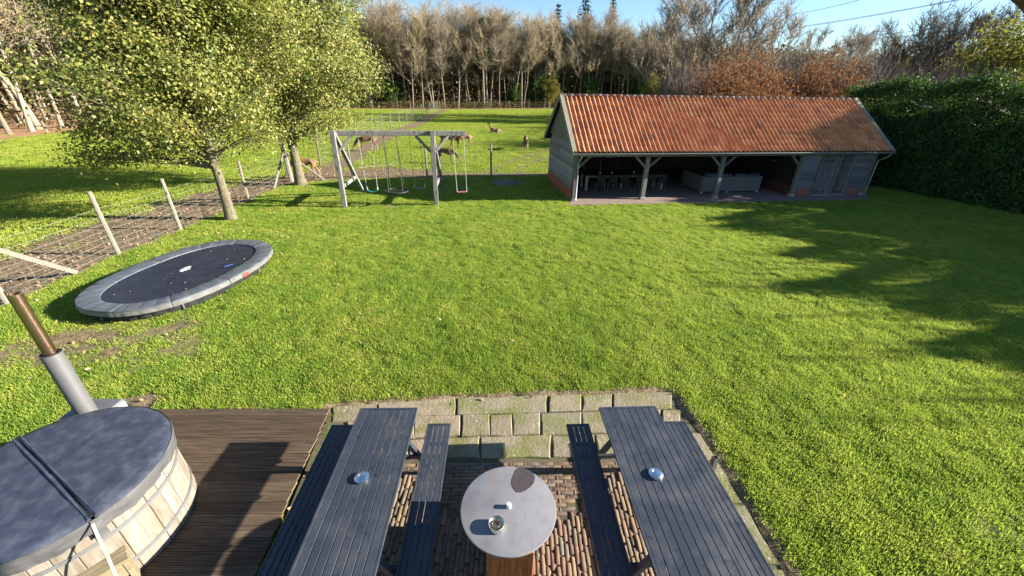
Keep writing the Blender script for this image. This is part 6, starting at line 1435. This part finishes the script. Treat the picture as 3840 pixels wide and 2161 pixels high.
# ------------------------------------------------------------------ deer
def deer_mat():
    m, nt, b = newmat('red_deer_coat'); k = NT(nt); tc = k.n('TexCoord'); oi = k.n('ObjectInfo'); sx = k.n('SeparateXYZ'); k.l(tc.outputs['Object'], sx.inputs[0])
    c = k.ramp(k.noise(tc.outputs['Object'], 9, 5), [(0.3, (0.105, 0.052, 0.026)), (0.55, (0.16, 0.082, 0.040)), (0.8, (0.21, 0.118, 0.062))])
    hs = k.n('HueSaturation'); k.l(c, hs.inputs['Color']); k.l(k.math('MULTIPLY_ADD', oi.outputs['Random'], 1.0, 0.5), hs.inputs['Value'])
    rump = k.math('MULTIPLY', k.ramp(sx.outputs[0], [(0.0, (1, 1, 1)), (0.001, (0, 0, 0))]), 1.0)
    mr = k.n('MapRange'); k.l(sx.outputs[0], mr.inputs[0]); mr.inputs[1].default_value = -0.62; mr.inputs[2].default_value = -0.72; mr.inputs[3].default_value = 0; mr.inputs[4].default_value = 1
    ml = k.n('MapRange'); k.l(sx.outputs[2], ml.inputs[0]); ml.inputs[1].default_value = 0.55; ml.inputs[2].default_value = 0.30; ml.inputs[3].default_value = 0; ml.inputs[4].default_value = 0.55
    c = k.mix(ml.outputs[0], hs.outputs[0], (0.19, 0.135, 0.085)); c = k.mix(k.math('MULTIPLY', mr.outputs[0], .8), c, (0.34, 0.255, 0.16)); k.l(c, b.inputs['Base Color']); b.inputs['Roughness'].default_value = .85
    k.l(k.bump(k.noise(tc.outputs['Object'], 60, 3), .3, .01), b.inputs['Normal']); return m
M['deer'] = deer_mat(); M['hoof'] = surf('dark_hoof', [(0.3, (0.02, 0.018, 0.015)), (0.7, (0.04, 0.035, 0.03))], 8, (1, 1, 1), .6, 0)
def skin_body(name, nodes, edges):
    """one continuous body grown round a skeleton of joints with radii"""
    me = bpy.data.meshes.new(name); me.from_pydata([n_[:3] for n_ in nodes], edges, []); o = bpy.data.objects.new(name, me); COL.objects.link(o)
    md = o.modifiers.new('skin', 'SKIN'); md.branch_smoothing = 0.6
    lay = me.skin_vertices[0].data
    for i, n_ in enumerate(nodes): lay[i].radius = (n_[3], n_[4] if len(n_) > 4 else n_[3]); lay[i].use_root = (i == 0)
    s_ = o.modifiers.new('sub', 'SUBSURF'); s_.levels = 2; s_.render_levels = 2
    dg = bpy.context.evaluated_depsgraph_get(); new = bpy.data.meshes.new_from_object(o.evaluated_get(dg)); bpy.data.objects.remove(o); new.materials.clear(); return new
def deer(label, px, py, heading, pose='graze', sc_=1.0, mirror=1, z=0.0):
    p = at(px, py + 3); n_ = []; e_ = []
    def ch(parent, *pts):
        for q in pts: n_.append(q); e_.append((parent, len(n_) - 1)) if parent is not None else None; parent = len(n_) - 1
        return parent
    if pose == 'lie':
        a = ch(None, (0, 0, .34, .24, .22)); ch(a, (-.34, 0, .32, .24, .25), (-.58, 0, .26, .15, .16), (-.70, 0, .24, .04)); c_ = ch(a, (.32, 0, .36, .20, .23)); nk = ch(c_, (.50, .02, .56, .12), (.58, .04, .82, .085), (.60, .05, 1.02, .075)); ch(nk, (.72, .06, 1.00, .06), (.86, .07, .93, .038))
        for s_ in (-1, 1): ch(nk, (.53, .05 + s_ * .08, 1.10, .025), (.47, .05 + s_ * .18, 1.17, .02))
        ch(c_, (.45, .17, .16, .07), (.68, .2, .06, .035), (.45, .2, .05, .025)); ch(c_, (.45, -.17, .16, .07), (.66, -.2, .06, .035), (.46, -.22, .05, .025)); ch(1, (-.22, .26, .14, .10), (-.02, .3, .07, .04), (-.3, .32, .05, .03))
    else:
        a = ch(None, (0, 0, .93, .21, .235)); h_ = ch(a, (-.36, 0, .98, .18, .21), (-.60, 0, .97, .14, .17)); ch(h_, (-.74, 0, .96, .05), (-.80, 0, .85, .03)); c_ = ch(a, (.34, 0, .91, .17, .23)); nb_ = ch(c_, (.54, 0, .97, .12, .17))
        if pose == 'graze': nk = ch(nb_, (.78, .02 * mirror, .74, .085, .11), (.96, .05 * mirror, .46, .065, .08)); hd = ch(nk, (1.04, .06 * mirror, .33, .07, .08)); ch(hd, (1.10, .07 * mirror, .17, .045), (1.13, .07 * mirror, .06, .032))
        else: nk = ch(nb_, (.74, 0, 1.16, .09, .11), (.86, 0, 1.36, .07)); hd = ch(nk, (.92, 0, 1.44, .07)); ch(hd, (1.06, 0, 1.39, .048), (1.17, 0, 1.34, .034))
        hp_ = n_[hd]
        for s_ in (-1, 1): ch(hd, (hp_[0] - .06, hp_[1] + s_ * .09, hp_[2] + .05, .025), (hp_[0] - .10, hp_[1] + s_ * .20, hp_[2] + .07, .03), (hp_[0] - .12, hp_[1] + s_ * .26, hp_[2] + .08, .012))
        for s_, k1, k2 in ((1, .05, -.06), (-1, -.09, .08)):
            ch(h_, (-.56, s_ * .11, .76, .10, .13), (-.48 + k1 * .5, s_ * .12, .60, .065, .08), (-.64 + k1, s_ * .12, .42, .036, .045), (-.60 + k1 * 1.2, s_ * .12, .12, .024), (-.57 + k1 * 1.2, s_ * .12, .03, .030))
            ch(c_, (.38, s_ * .11, .70, .075, .09), (.37 + k2 * .3, s_ * .11, .52, .050, .055), (.40 + k2, s_ * .11, .32, .032), (.40 + k2, s_ * .11, .11, .022), (.43 + k2, s_ * .11, .03, .028))
    me = skin_body('deer', n_, e_); o = link('deer', me, M['deer'], None, True); o.location = (p.x, p.y, z); o.rotation_euler = (0, 0, math.radians(heading)); o.scale = (sc_,) * 3
    return tag(o, label, 'deer', 'red deer hinds grazing in the field')
deer('dark backed deer grazing by the worn track, seen between the swing ropes', 926, 378, 188, sc_=1.0)
deer('pale deer grazing head to the right, just behind the swing frame brace', 1128, 369, -12, sc_=0.95)
deer('brown deer grazing head to the left, facing the pale one', 1166, 371, 192, sc_=1.0)
deer('deer lying down alone far out in the field', 1246, 333, 182, pose='lie', sc_=1.05)
deer('dark deer seen end on, right of the others near the shed', 1322, 374, 92, sc_=0.95)
deer('sandy coloured deer grazing just beyond the wire behind the second swing post', 1124, 409, -8, sc_=0.86)
deer('orange brown deer browsing half hidden behind the thicker oak trunk', 772, 447, 186, sc_=0.95)

# ------------------------------------------------------------------ wires and the roof edge above the camera
def c4(x, y): return (2900 + x * .5656) / S, y * .5656 / S
for a, b_, lab in (((190, 92), (560, 0), 'upper overhead power wire crossing the sky at the upper right'), ((300, 165), (1180, 2), 'middle overhead power wire, upper strand of the pair'), ((330, 166), (1210, 2), 'middle overhead power wire, lower strand of the pair'), ((560, 246), (1080, 186), 'lowest pair of overhead wires near the big bare tree, upper one'), ((560, 272), (1080, 216), 'lowest pair of overhead wires near the big bare tree, lower one')):
    p0, p1 = at_y(*c4(*a), 190), at_y(*c4(*b_), 135); d_ = p1 - p0; A_ = p0 - d_ * .35; B_ = p1 + d_ * .9; h = MB(); mid = (A_ + B_) / 2
    h.tube([A_.lerp(B_, t_ / 16) - mid - Vector((0, 0, 1.0 * 4 * (t_ / 16) * (1 - t_ / 16))) + Vector((0, 0, .85)) for t_ in range(17)], .075, 4, cap=False)
    o = h.build('power_wire', surf('wire_dark', [(0.3, (0.05, 0.05, 0.05)), (0.7, (0.1, 0.1, 0.1))], 5, (1, 1, 1), .6, 0) if 'pw' not in M else M['pw']); M.setdefault('pw', o.data.materials[0]); o.location = mid; tag(o, lab, 'power wire', 'overhead power wires')
e0, e1 = [Vector(np.array([0, 0, EYE]) + 2.0 * ray(x_ / S, y_ / S)) for x_, y_ in ((3780, 0), (3843, 60))]
d_ = (e1 - e0).normalized(); vd_ = ((e0 + e1) / 2 - Vector((0, 0, EYE))).normalized(); nrm_ = vd_.cross(d_).normalized(); rr = .30
if nrm_.dot(Vector(UPV)) < 0: nrm_ = -nrm_
mid = (e0 + e1) / 2 + nrm_ * rr; h = MB()
n_ = 26; h.tube([d_ * s_ for s_ in np.linspace(-3.5, 3.2, n_)], [rr * (1 + .015 * math.sin(i * 2.3)) for i in range(n_)], 20)
h.beam(d_ * -3.5 + nrm_ * 1.2, d_ * 3.2 + nrm_ * 1.2, 2.4, rr * 1.96, up=vd_)
o = h.build('roof_edge', M['thatch'], None, smooth=True); o.location = mid; tag(o, 'dark rounded edge of the house roof seen in the upper right corner', 'roof edge')
